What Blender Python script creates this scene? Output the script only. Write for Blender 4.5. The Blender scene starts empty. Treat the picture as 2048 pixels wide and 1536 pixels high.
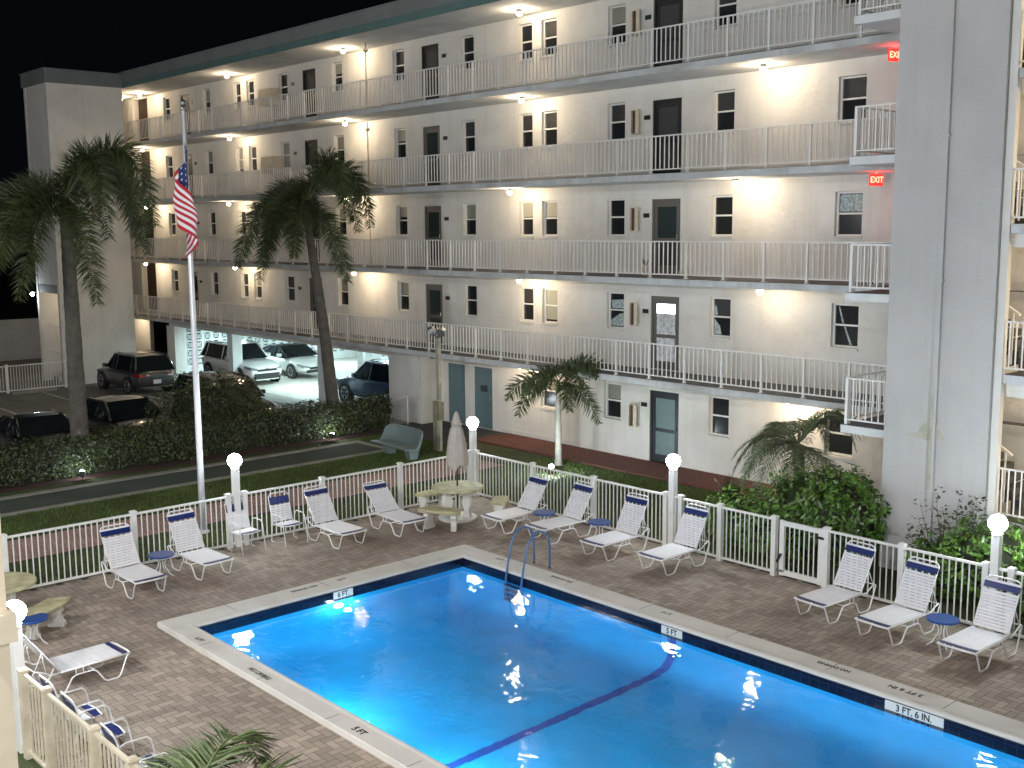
import bpy, math, random
import numpy as np
from mathutils import Vector, Matrix
R = math.radians
rnd = random.Random(7)
SC = bpy.context.scene
COL = SC.collection

# ------------------------------------------------------------------ camera
CAMZ = 6.65
rx, ux, fx = Vector((0.670, 0.742, -0.0052)), Vector((-0.0984, 0.0958, 0.9905)), Vector((-0.7348, 0.6636, -0.1395))
yaw, pitch, roll = R(-47.917), R(8.017), R(-0.442)
f = Vector((math.sin(yaw)*math.cos(pitch), math.cos(yaw)*math.cos(pitch), -math.sin(pitch)))
r0 = Vector((math.cos(yaw), -math.sin(yaw), 0)); u0 = r0.cross(f)
rr = r0*math.cos(roll)+u0*math.sin(roll); uu = -r0*math.sin(roll)+u0*math.cos(roll)
cam_d = bpy.data.cameras.new("camera"); cam = bpy.data.objects.new("camera", cam_d); COL.objects.link(cam)
cam.matrix_world = Matrix(((rr.x, uu.x, -f.x, 0), (rr.y, uu.y, -f.y, 0), (rr.z, uu.z, -f.z, CAMZ), (0, 0, 0, 1)))
cam_d.sensor_width = 36; cam_d.lens = 39.255; cam_d.clip_start = .05; cam_d.clip_end = 2000
SC.camera = cam

# ------------------------------------------------------------------ world (black night sky) and exposure
w = bpy.data.worlds.new("World"); SC.world = w; w.use_nodes = True
bg = w.node_tree.nodes['Background']; bg.inputs[0].default_value = (.35, .5, .75, 1); bg.inputs[1].default_value = .0012
SC.view_settings.view_transform = 'Standard'; SC.view_settings.look = 'None'; SC.view_settings.exposure = 1.75; SC.view_settings.gamma = 1
SC.render.engine = 'CYCLES'
cy = SC.cycles
cy.use_denoising = True
try: cy.denoiser = 'OPENIMAGEDENOISE'
except Exception: pass
cy.max_bounces = 7; cy.diffuse_bounces = 3; cy.glossy_bounces = 3; cy.transmission_bounces = 6; cy.transparent_max_bounces = 12
cy.sample_clamp_indirect = 3; cy.use_light_tree = True
cy.caustics_reflective = False; cy.caustics_refractive = True; cy.blur_glossy = .5

# ------------------------------------------------------------------ lamp levels (real lamps, and an added unseen fill)
WARM = (1, .78, .53); COOL = (.80, .93, 1); CYAN = (.70, .96, 1)
P_CEIL, P_GLOBE, P_GARAGE, P_POOL, P_UP, P_STAIR, P_FILL = 66, 400, 26, 72, 10, 38, 430

# ------------------------------------------------------------------ materials
MATS = {}
def mat(name, col, rough=.6, var=0, vscale=3, bump=0, bscale=20, metal=0, coat=0, spec=.5, emis=None, es=0, island=0, trans=0, stain=None, sheen=0):
    if name in MATS: return MATS[name]
    m = bpy.data.materials.new(name); m.use_nodes = True; nt = m.node_tree; N = nt.nodes; L = nt.links
    b = N['Principled BSDF']; b.inputs['Base Color'].default_value = (*col, 1); b.inputs['Roughness'].default_value = rough
    b.inputs['Metallic'].default_value = metal; b.inputs['Specular IOR Level'].default_value = spec
    b.inputs['Coat Weight'].default_value = coat; b.inputs['Transmission Weight'].default_value = trans
    if emis: b.inputs['Emission Color'].default_value = (*emis, 1); b.inputs['Emission Strength'].default_value = es
    tc = N.new('ShaderNodeTexCoord')
    src = None
    if var or island or stain:
        base = N.new('ShaderNodeRGB'); base.outputs[0].default_value = (*col, 1); src = base.outputs[0]
    if var:
        n = N.new('ShaderNodeTexNoise'); n.inputs['Scale'].default_value = vscale; n.inputs['Detail'].default_value = 6
        L.new(tc.outputs['Object'], n.inputs['Vector'])
        mr = N.new('ShaderNodeMapRange'); mr.inputs[1].default_value = .3; mr.inputs[2].default_value = .7
        mr.inputs[3].default_value = 1-var; mr.inputs[4].default_value = 1+var
        L.new(n.outputs[0], mr.inputs[0])
        mx = N.new('ShaderNodeVectorMath'); mx.operation = 'SCALE'; L.new(src, mx.inputs[0]); L.new(mr.outputs[0], mx.inputs['Scale']); src = mx.outputs[0]
    if island:
        g = N.new('ShaderNodeNewGeometry'); mr = N.new('ShaderNodeMapRange'); mr.inputs[3].default_value = 1-island; mr.inputs[4].default_value = 1+island
        L.new(g.outputs['Random Per Island'], mr.inputs[0])
        mx = N.new('ShaderNodeVectorMath'); mx.operation = 'SCALE'; L.new(src, mx.inputs[0]); L.new(mr.outputs[0], mx.inputs['Scale']); src = mx.outputs[0]
    if stain and len(stain) > 3:
        mp = N.new('ShaderNodeMapping'); mp.inputs['Scale'].default_value = (3.2, 3.2, .22); L.new(tc.outputs['Object'], mp.inputs[0])
        n = N.new('ShaderNodeTexNoise'); n.inputs['Scale'].default_value = 1.6; n.inputs['Detail'].default_value = 7; n.inputs['Roughness'].default_value = .65; L.new(mp.outputs[0], n.inputs['Vector'])
        cr = N.new('ShaderNodeMapRange'); cr.inputs[1].default_value = .50; cr.inputs[2].default_value = .78; cr.inputs[4].default_value = stain[3]
        L.new(n.outputs[0], cr.inputs[0]); mc = N.new('ShaderNodeMix'); mc.data_type = 'RGBA'
        L.new(cr.outputs[0], mc.inputs[0]); L.new(src, mc.inputs[6]); mc.inputs[7].default_value = (.34, .31, .26, 1); src = mc.outputs[2]
    if stain:
        n = N.new('ShaderNodeTexNoise'); n.inputs['Scale'].default_value = stain[1]; n.inputs['Detail'].default_value = 8
        L.new(tc.outputs['Object'], n.inputs['Vector'])
        cr = N.new('ShaderNodeMapRange'); cr.inputs[1].default_value = .5; cr.inputs[2].default_value = .75; cr.inputs[4].default_value = stain[2]
        L.new(n.outputs[0], cr.inputs[0]); mc = N.new('ShaderNodeMix'); mc.data_type = 'RGBA'
        L.new(cr.outputs[0], mc.inputs[0]); L.new(src, mc.inputs[6]); mc.inputs[7].default_value = (*stain[0], 1); src = mc.outputs[2]
    if src: L.new(src, b.inputs['Base Color'])
    if bump:
        n = N.new('ShaderNodeTexNoise'); n.inputs['Scale'].default_value = bscale; n.inputs['Detail'].default_value = 5
        L.new(tc.outputs['Object'], n.inputs['Vector'])
        bp = N.new('ShaderNodeBump'); bp.inputs['Strength'].default_value = bump; bp.inputs['Distance'].default_value = .02
        L.new(n.outputs[0], bp.inputs['Height']); L.new(bp.outputs[0], b.inputs['Normal'])
    MATS[name] = m; return m

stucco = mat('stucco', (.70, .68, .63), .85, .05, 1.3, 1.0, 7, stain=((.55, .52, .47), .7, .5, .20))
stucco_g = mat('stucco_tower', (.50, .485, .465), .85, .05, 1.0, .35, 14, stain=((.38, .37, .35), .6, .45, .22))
soffit = mat('soffit', (.66, .67, .66), .8, .10, 1.5, .5, 12, stain=((.5, .47, .42), .9, .5))
slabm = mat('slab_edge', (.55, .56, .56), .8, .10, 2, .2, 12, stain=((.33, .31, .27), 1.3, .6, .6))
deckcoat = mat('walkway_floor', (.10, .10, .10), .7, .1, 2)
fascia_u = mat('roof_fascia_upper', (.19, .21, .20), .7, .1, 1)
fascia_l = mat('roof_fascia_lower', (.11, .19, .18), .6, .1, 1)
white = mat('white_paint', (.74, .73, .70), .45, .04, 3)
railm = mat('rail_paint', (.78, .76, .72), .4, .03, 3)
vinyl = mat('white_vinyl', (.80, .79, .76), .38, .03, 2, stain=((.55, .52, .42), 3, .3))
beige = mat('beige_paint', (.62, .53, .40), .7, .08, 2, .2, 15, stain=((.4, .33, .22), 2, .5))
glassm = mat('window_glass', (.018, .02, .022), .13, 0, spec=.5, coat=0)
blindm = mat('window_blind', (.34, .33, .27), .7)
screenm = mat('insect_screen', (.045, .045, .045), .6)
framem = mat('window_frame', (.78, .77, .73), .4)
d_black = mat('door_black', (.012, .012, .014), .5, .1, 5)
d_taupe = mat('door_taupe', (.13, .12, .105), .5, .05, 5)
d_glass = mat('door_glass', (.035, .05, .05), .15, spec=.6)
d_teal = mat('door_teal', (.13, .20, .22), .5, .05, 4)
d_frost = mat('door_frosted', (.16, .23, .23), .35, .08, 6)
d_dark = mat('door_dark_frame', (.022, .026, .03), .4)
litwin = mat('lit_interior', (.85, .9, .95), .6, .2, 12, emis=(.85, .93, 1), es=1.3)
etched = mat('etched_glass', (.32, .33, .33), .5, .55, 9, emis=(.8, .85, .9), es=.06)
platem = mat('plate_black', (.015, .015, .015), .4)
boxm = mat('utility_box_cream', (.62, .57, .44), .5, .1, 8)
boxin = mat('utility_box_inside', (.10, .04, .02), .6)
lampw = mat('warm_lamp_glass', (.9, .85, .7), .3, emis=(1, .80, .52), es=8)
lampc = mat('globe_lamp_glass', (.95, .95, .95), .3, emis=(.86, .95, 1), es=25)
tubel = mat('garage_tube', (.9, .9, .9), .3, emis=CYAN, es=6)
exitm = mat('exit_red', (.9, .05, .05), .4, emis=(1, .05, .03), es=6)
metal = mat('metal_grey', (.35, .35, .34), .35, metal=.8)
alu = mat('flagpole_aluminium', (.78, .79, .82), .30, .03, 4, metal=.25)
asphalt = mat('asphalt', (.17, .16, .13), .85, .25, .7, .4, 30, stain=((.05, .045, .04), .35, .6))
concrete = mat('concrete', (.34, .33, .30), .8, .12, 1.2, .3, 20, stain=((.22, .2, .17), .8, .4))
gfloor = mat('garage_floor', (.50, .48, .42), .6, .12, .6, .1, 10)
gwhite = mat('garage_white', (.75, .78, .78), .6, .04, 1)
darkc = mat('dark_pad', (.045, .045, .045), .8, .2, 1.2)
courtm = mat('court_surface', (.040, .055, .040), .95, .15, .5)
kerbm = mat('kerb_concrete', (.25, .24, .21), .85, .15, 2)
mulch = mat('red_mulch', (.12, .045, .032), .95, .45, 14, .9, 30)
linem = mat('line_paint', (.45, .44, .38), .7, .3, 3)
grassg = mat('grass_ground', (.038, .055, .014), .95, .45, .9, .9, 40, stain=((.065, .055, .022), .8, .7))
grassb = mat('grass_blades', (.075, .115, .022), .8, .3, .6, island=.35)
paver = mat('paver', (.335, .27, .215), .82, .22, .55, .3, 50, island=.22, stain=((.23, .165, .13), .45, .55))
mortar = mat('mortar', (.06, .052, .045), .95, .2, 8)
walkp = mat('walk_pavers', (.36, .225, .18), .85, .15, .8, .2, 40, island=.13)
coping = mat('coping_concrete', (.62, .585, .53), .7, .06, 2, .25, 25, stain=((.46, .42, .37), 1.2, .5))
tilewhite = mat('plate_tile', (.66, .66, .62), .3)
ink = mat('black_lettering', (.012, .012, .012), .5)
steelb = mat('ladder_blue_sleeve', (.07, .16, .30), .3)
strapw = mat('vinyl_strap_white', (.78, .76, .77), .35, .03, 6, island=.04)
strapb = mat('vinyl_strap_navy', (.010, .022, .12), .32)
tubew = mat('white_tube', (.82, .80, .78), .3, coat=.3)
tblue = mat('blue_table_top', (.02, .07, .26), .35, .1, 3)
mossc = mat('mossy_concrete', (.46, .42, .25), .75, .25, 6, .4, 25, stain=((.25, .24, .08), 5, .6))
whc = mat('white_cast_concrete', (.68, .66, .60), .75, .1, 4, .3, 20)
canvas = mat('umbrella_canvas', (.46, .40, .35), .9, .08, 8, .1, 60)
polem = mat('dark_pole', (.03, .02, .02), .4)
benchm = mat('bench_teal', (.16, .215, .21), .5, .06, 2)
trunk_lit = mat('palm_trunk_lit', (.34, .32, .27), .9, .2, 5, .6, 9)  # lighter copy of palm_trunk, the brightness of a lit trunk put into its colour
trunkm = mat('palm_trunk', (.095, .085, .07), .9, .25, 5, .8, 9)
crownm = mat('crownshaft', (.10, .15, .06), .5, .1, 3)
frondm = mat('palm_frond', (.055, .075, .024), .55, .3, 1.5, island=.45)
frondd = mat('palm_frond_fine', (.085, .115, .05), .5, .2, 2, island=.4)
leafh = mat('hedge_leaf', (.036, .050, .013), .42, .3, 2.5, island=.5)
leafb = mat('shrub_leaf', (.065, .135, .018), .33, .25, 2.5, island=.5)
stem = mat('stem', (.08, .06, .04), .9)
tyre = mat('tyre', (.015, .015, .015), .8)
rim = mat('alloy_rim', (.45, .46, .47), .3, metal=.8)
carglass = mat('car_glass', (.010, .013, .015), .03, spec=.12)
blackp = mat('black_plastic', (.018, .018, .018), .5)
hlight = mat('headlight', (.20, .22, .24), .1, spec=.8, coat=1)
tlight = mat('tail_light', (.25, .01, .01), .2, coat=1)
chrome = mat('chrome', (.7, .7, .7), .15, metal=1)
def paint(n, c): return mat('car_paint_'+n, c, .35, 0, coat=1, metal=.15)
rust = mat('rust_stain', (.44, .43, .34), .9, .2, 3)

def m_breeze():
    return mat('breeze_block', (.72, .76, .75), .7, .05, 2, .1, 10)
def m_tile(name, c1, c2):
    m = mat(name, c1, .12, spec=.6); nt = m.node_tree; N = nt.nodes; L = nt.links
    tc = N.new('ShaderNodeTexCoord'); b = N.new('ShaderNodeTexBrick'); b.offset = 0
    mp = N.new('ShaderNodeVectorMath'); mp.operation = 'DOT_PRODUCT'; mp.inputs[1].default_value = (1, 1, 0)
    sp = N.new('ShaderNodeSeparateXYZ'); cb = N.new('ShaderNodeCombineXYZ')
    L.new(tc.outputs['Object'], mp.inputs[0]); L.new(tc.outputs['Object'], sp.inputs[0]); L.new(mp.outputs['Value'], cb.inputs[0]); L.new(sp.outputs[2], cb.inputs[1])
    L.new(cb.outputs[0], b.inputs['Vector']); b.inputs['Scale'].default_value = 1; b.inputs['Brick Width'].default_value = .153; b.inputs['Row Height'].default_value = .153
    b.inputs['Mortar Size'].default_value = .004; b.inputs['Color1'].default_value = (*c1, 1); b.inputs['Color2'].default_value = (*c2, 1); b.inputs['Mortar'].default_value = (.02, .022, .05, 1)
    L.new(b.outputs[0], N['Principled BSDF'].inputs['Base Color']); return m
tilem = m_tile('navy_tile', (.003, .004, .014), (.004, .006, .024))
poolp = mat('pool_plaster', (.001, .30, .62), .7, .10, 1.2, .2, 3)
poolline = mat('pool_line_navy', (.004, .045, .26), .6)
def m_water():
    m = bpy.data.materials.new('pool_water'); m.use_nodes = True; nt = m.node_tree; N = nt.nodes; L = nt.links
    b = N['Principled BSDF']; b.inputs['Base Color'].default_value = (.86, .97, 1, 1); b.inputs['Roughness'].default_value = .02
    b.inputs['IOR'].default_value = 1.33; b.inputs['Transmission Weight'].default_value = 1
    tc = N.new('ShaderNodeTexCoord')
    n1 = N.new('ShaderNodeTexNoise'); n1.inputs['Scale'].default_value = 2.2; n1.inputs['Detail'].default_value = 2; n1.inputs['Distortion'].default_value = .6
    n2 = N.new('ShaderNodeTexNoise'); n2.inputs['Scale'].default_value = 9; n2.inputs['Detail'].default_value = 3
    L.new(tc.outputs['Object'], n1.inputs['Vector']); L.new(tc.outputs['Object'], n2.inputs['Vector'])
    a = N.new('ShaderNodeMath'); a.operation = 'MULTIPLY_ADD'; a.inputs[1].default_value = .22; L.new(n2.outputs[0], a.inputs[0]); L.new(n1.outputs[0], a.inputs[2])
    bp = N.new('ShaderNodeBump'); bp.inputs['Strength'].default_value = .38; bp.inputs['Distance'].default_value = .02
    L.new(a.outputs[0], bp.inputs['Height']); L.new(bp.outputs[0], b.inputs['Normal']); return m
waterm = m_water()

# ------------------------------------------------------------------ mesh helpers
class MB:
    def __init__(s): s.v = []; s.f = []; s.m = []; s.M = None; s.k = 0
    def add(s, vs, fs, mi=None):
        o = len(s.v)
        if s.M is not None: vs = [tuple(s.M @ Vector(v)) for v in vs]
        s.v += [tuple(v) for v in vs]; s.f += [tuple(i+o for i in q) for q in fs]; s.m += [s.k if mi is None else mi]*len(fs); return s
    def box(s, x0, x1, y0, y1, z0, z1, mi=None):
        if x0 > x1: x0, x1 = x1, x0
        if y0 > y1: y0, y1 = y1, y0
        if z0 > z1: z0, z1 = z1, z0
        return s.add([(x0,y0,z0),(x1,y0,z0),(x1,y1,z0),(x0,y1,z0),(x0,y0,z1),(x1,y0,z1),(x1,y1,z1),(x0,y1,z1)],
                     [(0,3,2,1),(4,5,6,7),(0,1,5,4),(1,2,6,5),(2,3,7,6),(3,0,4,7)], mi)
    def quad(s, a, b, c, d, mi=None): return s.add([a, b, c, d], [(0, 1, 2, 3)], mi)
    def bar(s, a, b, w, h=None, mi=None):
        a = Vector(a); b = Vector(b); h = h or w; d = (b-a).normalized(); up = Vector((0, 0, 1)) if abs(d.z) < .95 else Vector((1, 0, 0))
        x = d.cross(up).normalized()*w/2; y = x.cross(d).normalized()*h/2
        return s.add([a-x-y, a+x-y, a+x+y, a-x+y, b-x-y, b+x-y, b+x+y, b-x+y], [(0,1,2,3),(7,6,5,4),(0,4,5,1),(1,5,6,2),(2,6,7,3),(3,7,4,0)], mi)
    def tube(s, pts, r, n=6, mi=None, closed=False):
        P = [Vector(p) for p in pts]; k = len(P); rs = r if isinstance(r, (list, tuple)) else [r]*k
        t0 = (P[1]-P[0]).normalized(); nrm = t0.orthogonal().normalized(); vs = []; fs = []
        for i in range(k):
            t = (P[min(i+1, k-1)]-P[max(i-1, 0)]).normalized() if not closed else (P[(i+1) % k]-P[i-1]).normalized()
            nrm = (nrm - t*nrm.dot(t)).normalized(); bn = t.cross(nrm)
            for j in range(n):
                a = 2*math.pi*j/n; vs.append(P[i]+(nrm*math.cos(a)+bn*math.sin(a))*rs[i])
        for i in range(k if closed else k-1):
            for j in range(n):
                a = i*n+j; b = i*n+(j+1) % n; c = ((i+1) % k)*n; fs.append((a, b, c+(j+1) % n, c+j))
        if not closed: fs += [tuple(range(n))[::-1], tuple((k-1)*n+j for j in range(n))]
        return s.add(vs, fs, mi)
    def lathe(s, prof, c=(0, 0, 0), n=16, mi=None):
        vs = []; fs = []
        for (r, z) in prof:
            for j in range(n): a = 2*math.pi*j/n; vs.append((c[0]+r*math.cos(a), c[1]+r*math.sin(a), c[2]+z))
        k = len(prof)
        for i in range(k-1):
            for j in range(n): fs.append((i*n+j, i*n+(j+1) % n, (i+1)*n+(j+1) % n, (i+1)*n+j))
        fs += [tuple(range(n))[::-1], tuple((k-1)*n+j for j in range(n))]
        return s.add(vs, fs, mi)
    def sphere(s, c, r, n=16, m=10, mi=None, sq=(1, 1, 1)):
        return s.lathe([(r*math.sin(math.pi*i/m)*sq[0]+1e-4, -r*math.cos(math.pi*i/m)*sq[2]) for i in range(m+1)], c, n, mi)
    def build(s, name, mats, parent=None, smooth=False, sub=0, bevel=0):
        me = bpy.data.meshes.new(name); me.from_pydata(s.v, [], s.f)
        if not isinstance(mats, (list, tuple)): mats = [mats]
        for m in mats: me.materials.append(m)
        if len(mats) > 1: me.polygons.foreach_set('material_index', s.m)
        if smooth: me.polygons.foreach_set('use_smooth', [True]*len(me.polygons))
        me.update()
        o = bpy.data.objects.new(name, me); COL.objects.link(o)
        if parent: o.parent = parent
        if bevel:
            b = o.modifiers.new('bevel', 'BEVEL'); b.width = bevel; b.segments = 2; b.limit_method = 'ANGLE'
        if sub:
            q = o.modifiers.new('sub', 'SUBSURF'); q.levels = sub; q.render_levels = sub
        return o
def tag(o, label=None, cat=None, group=None, kind=None):
    if label: o['label'] = label
    if cat: o['category'] = cat
    if group: o['group'] = group
    if kind: o['kind'] = kind
    return o
def thing(name, label, cat, loc=(0, 0, 0), rz=0, group=None):
    o = bpy.data.objects.new(name, None); COL.objects.link(o); o.location = loc; o.rotation_euler = (0, 0, rz); o.empty_display_size = .2
    return tag(o, label, cat, group)
KIDS = {}
def copy_tree(o, parent=None):
    c = o.copy(); COL.objects.link(c)
    if parent: c.parent = parent
    for ch in [x for x in COL.objects if x.parent == o]: copy_tree(ch, c)
    return c
def boxobj(name, m, parent, *a): return MB().box(*a).build(name, m, parent)
def lamp(name, loc, power, color, radius=.08, parent=None, kind='POINT', rot=None, size=None, spot=None):
    d = bpy.data.lights.new(name, kind); d.energy = power; d.color = color
    if kind == 'AREA': d.shape = 'RECTANGLE'; d.size, d.size_y = size
    else: d.shadow_soft_size = radius
    if kind == 'SPOT': d.spot_size = R(spot); d.spot_blend = .5
    o = bpy.data.objects.new(name, d); COL.objects.link(o); o.location = loc
    if rot: o.rotation_euler = rot
    if parent: o.parent = parent
    return o
def text(txt, size, m, name, parent, loc, rot, sx=1, ext=.004):
    c = bpy.data.curves.new('t', 'FONT'); c.body = txt; c.size = size; c.align_x = 'CENTER'; c.align_y = 'CENTER'; c.extrude = ext; c.offset = size*.02
    t = bpy.data.objects.new('t', c); COL.objects.link(t)
    dg = bpy.context.evaluated_depsgraph_get(); me = bpy.data.meshes.new_from_object(t.evaluated_get(dg)); bpy.data.objects.remove(t)
    me.materials.clear(); me.materials.append(m); me.name = name
    o = bpy.data.objects.new(name, me); COL.objects.link(o); o.location = loc; o.rotation_euler = rot; o.scale = (sx, 1, 1)
    if parent: o.parent = parent
    return o

# ================================================================== SETTING
FL = [0, 2.655, 5.31, 7.965, 10.62]       # floor levels
# ground sheet as four-sided frame around the pool basin
def frame_sheet(name, x0, x1, y0, y1, hx0, hx1, hy0, hy1, z, m):
    b = MB()
    b.quad((x0, y0, z), (x1, y0, z), (x1, hy0, z), (x0, hy0, z)); b.quad((x0, hy1, z), (x1, hy1, z), (x1, y1, z), (x0, y1, z))
    b.quad((x0, hy0, z), (hx0, hy0, z), (hx0, hy1, z), (x0, hy1, z)); b.quad((hx1, hy0, z), (x1, hy0, z), (x1, hy1, z), (hx1, hy1, z))
    return b.build(name, m)
PX0, PX1, PY0, PY1 = -16.82, -2.2, 8.05, 13.83      # water basin
tag(frame_sheet('lawn_ground', -500, 500, -500, 500, PX0-.2, PX1+.2, PY0-.2, PY1+.2, -.03, grassg), kind='structure')
tag(MB().box(-80, -31.9, -30, 22.9, -.03, -.012).build('parking_lot', asphalt), kind='structure')
tag(MB().box(-48.5, -31.9, 22.9, 37, -.03, -.006).build('garage_floor', gfloor), kind='structure')
tag(MB().box(-49.5, -28.0, 21.9, 22.9, -.03, -.004).build('driveway_apron', concrete), kind='structure')
tag(MB().box(-30.4, -26.6, 21.2, 23.8, -.03, .012).build('entrance_pad', darkc), kind='structure')
tag(MB().box(-26.6, -8, 22.3, 23.9, -.03, .02).build('mulch_bed', mulch), kind='structure')
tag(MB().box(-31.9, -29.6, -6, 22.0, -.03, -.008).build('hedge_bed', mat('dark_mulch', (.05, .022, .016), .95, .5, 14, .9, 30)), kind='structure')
# shuffleboard court with kerbs
tag(MB().box(-28.75, -27.15, -8, 19.4, -.03, -.006).build('shuffle_court', courtm), kind='structure')
k = MB(); k.box(-28.95, -28.7, -8, 19.6, -.03, .02); k.box(-27.2, -27.05, -8, 19.6, -.03, .02); k.box(-28.7, -27.2, 19.4, 19.6, -.03, .019)
tag(k.build('court_kerb', kerbm), kind='structure')
# pink paver walk
b = MB(); g = .006
for i in range(7):
    x0 = -24.72+i*.24
    for j in range(-60, 190):
        y0 = j*.12 - (.06 if i % 2 else 0)-.6
        if y0 > 20.4: continue
        b.quad((x0+g, y0+g, .0), (x0+.24-g, y0+g, .0), (x0+.24-g, y0+.12-g, .0), (x0+g, y0+.12-g, .0))
tag(b.build('paver_walk', walkp), kind='structure'); tag(MB().box(-24.75, -23.0, -8, 20.4, -.03, -.006).build('paver_walk_bed', mortar), kind='structure')
# parking stall lines and deck
b = MB()
for y in (5.5, 8.2, 10.9, 13.6, 16.3, 19.0, 21.6): b.box(-47.2, -41.9, y-.05, y+.05, -.012, -.008)
for y in (5.0, 7.8, 10.6, 13.4, 16.2): b.box(-37.0, -32.3, y-.05, y+.05, -.012, -.008)
tag(b.build('stall_lines', linem), kind='structure')
# deck: mortar bed with herringbone pavers laid on it
DX0, DX1, DY0, DY1 = -21.0, -.6, 4.5, 17.65
CX0, CX1, CY0, CY1 = -17.46, -1.55, 7.66, 14.40     # coping outer edge
tag(frame_sheet('deck_bed', DX0, DX1, DY0, DY1, CX0+.05, CX1-.05, CY0+.05, CY1-.05, -.004, mortar), kind='structure')
b = MB(); W = .12; g = .0035
for i in range(int((DX1-DX0)/W)):
    for j in range(int((DY1-DY0)/W)):
        k4 = (i-j) % 4
        if k4 == 0: a = (i, j, 2, 1)
        elif k4 == 3: a = (i, j, 1, 2)
        else: continue
        x0 = DX0+a[0]*W; y0 = DY0+a[1]*W; x1 = min(x0+a[2]*W, DX1); y1 = min(y0+a[3]*W, DY1)
        if CX0 < x0+.02 and x1-.02 < CX1 and CY0 < y0+.02 and y1-.02 < CY1: continue
        z = [rnd.uniform(.002, .0045) for _ in range(4)]
        b.add([(x0+g, y0+g, z[0]), (x1-g, y0+g, z[1]), (x1-g, y1-g, z[2]), (x0+g, y1-g, z[3])], [(0, 1, 2, 3)])
tag(b.build('deck_pavers', paver), kind='structure')

# ================================================================== POOL
pool = thing('swimming_pool', 'rectangular blue lit swimming pool with pale raised coping in the paved deck', 'swimming pool', ((PX0+PX1)/2, (PY0+PY1)/2, 0))
def toloc(o, root):      # parent keeping world position of geometry given in world coordinates
    o.parent = root; o.matrix_parent_inverse = root.matrix_world.inverted() if False else Matrix.Translation(-Vector(root.location)); return o
b = MB(); WZ = -.07
def deep(x): return -1.83 if x < -15.2 else (-1.83+(x+15.2)/3.8*.3 if x < -11.4 else max(-1.53, -9)+(x+11.4)/9.2*.6)
xs = [PX0, -15.2, -13.3, -11.4, -9, -6, -4, PX1]
COVE = [(0, 0), (.02, .25), (.09, .45), (.22, .60), (.42, .69), (.70, .72)]
nx_ = 28; ny_ = 12
def wall_pt(px, py, nx, ny, t, up): return (px+nx*t, py+ny*t)
def ringpts(t):
    a, c, p_, q_ = PX0+t, PX1-t, PY0+t, PY1-t; out = []
    out += [(a+(c-a)*i/nx_, p_) for i in range(nx_)]; out += [(c, p_+(q_-p_)*i/ny_) for i in range(ny_)]
    out += [(c-(c-a)*i/nx_, q_) for i in range(nx_)]; out += [(a, q_-(q_-p_)*i/ny_) for i in range(ny_)]; return out
n_ = 2*(nx_+ny_); vs = [(x_, y_, -.20) for x_, y_ in ringpts(0)]; fs = []
for t_, dz in COVE: vs += [(x_, y_, deep(x_)+.72-dz) for x_, y_ in ringpts(t_)]
for i in range(len(COVE)):
    for j in range(n_): fs.append((i*n_+j, i*n_+(j+1) % n_, (i+1)*n_+(j+1) % n_, (i+1)*n_+j))
o_ = len(COVE)*n_; tr = ringpts(COVE[-1][0])
for i in range(nx_):   # floor strips between long sides
    a, c = i, i+1; d1, d0 = 2*nx_+ny_-i, 2*nx_+ny_-i-1
    fs.append((o_+a, o_+c, o_+d0, o_+d1))
b.add(vs, fs)
toloc(b.build('basin', poolp, None, True), pool)
b = MB()                                                # waterline tiles: two courses
e = .012
b.box(PX0-.1, PX0+e, PY0-.1, PY1+.1, -.215, .055); b.box(PX1-e, PX1+.1, PY0-.1, PY1+.1, -.215, .055); b.box(PX0+e, PX1-e, PY1-e, PY1+.1, -.215, .055); b.box(PX0+e, PX1-e, PY0-.1, PY0+e, -.215, .055)
toloc(b.build('waterline_tiles', tilem), pool)
b = MB()                                                # painted break line over floor and up both walls
x = -11.4; h = .085; D_ = deep(x); e_ = .010
line = [(PY1-e_, -.215)]+[(PY1-t_-e_, D_+.72-dz+e_) for t_, dz in COVE]; line += [(PY0+t_+e_, D_+.72-dz+e_) for t_, dz in COVE[::-1]]+[(PY0+e_, -.215)]
for (ya, za), (yb, zb) in zip(line[:-1], line[1:]): b.quad((x-h, ya, za), (x+h, ya, za), (x+h, yb, zb), (x-h, yb, zb))
toloc(b.build('break_line', poolline), pool)
def coping_ring():
    b = MB(); prof = [(0, 0), (0, .088), (.012, .10), (.40, .10), (.47, .103), (.52, .112), (.56, .116), (.60, .108), (.625, .09), (.63, .07), (.62, .056)]
    # corners: outer rectangle inset by t
    rings = []
    for t, z in prof: rings.append([(CX0+t, CY0+t*.62, z), (CX1-t, CY0+t*.62, z), (CX1-t, CY1-t*.9, z), (CX0+t, CY1-t*.9, z)])
    vs = [p for r_ in rings for p in r_]; fs = []
    for i in range(len(rings)-1):
        for j in range(4): fs.append((i*4+j, i*4+(j+1) % 4, (i+1)*4+(j+1) % 4, (i+1)*4+j))
    b.add(vs, fs); return b
toloc(coping_ring().build('coping', coping, smooth=False), pool)
b = MB()
for x in np.arange(CX0+1.5, CX1, 1.83):
    b.box(x-.004, x+.004, CY1-.40, CY1-.004, .0995, .1015); b.box(x-.004, x+.004, CY0+.004, CY0+.24, .0995, .1015)
for y in np.arange(CY0+1.25, CY1, 1.9): b.box(CX0+.004, CX0+.40, y-.004, y+.004, .0995, .1015)
toloc(b.build('coping_joints', mortar), pool)
b = MB(); nx, ny = 2, 2
b.quad((PX0, PY0, WZ), (PX1, PY0, WZ), (PX1, PY1, WZ), (PX0, PY1, WZ))
tag(b.build('pool_water', waterm), kind='structure')
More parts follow.
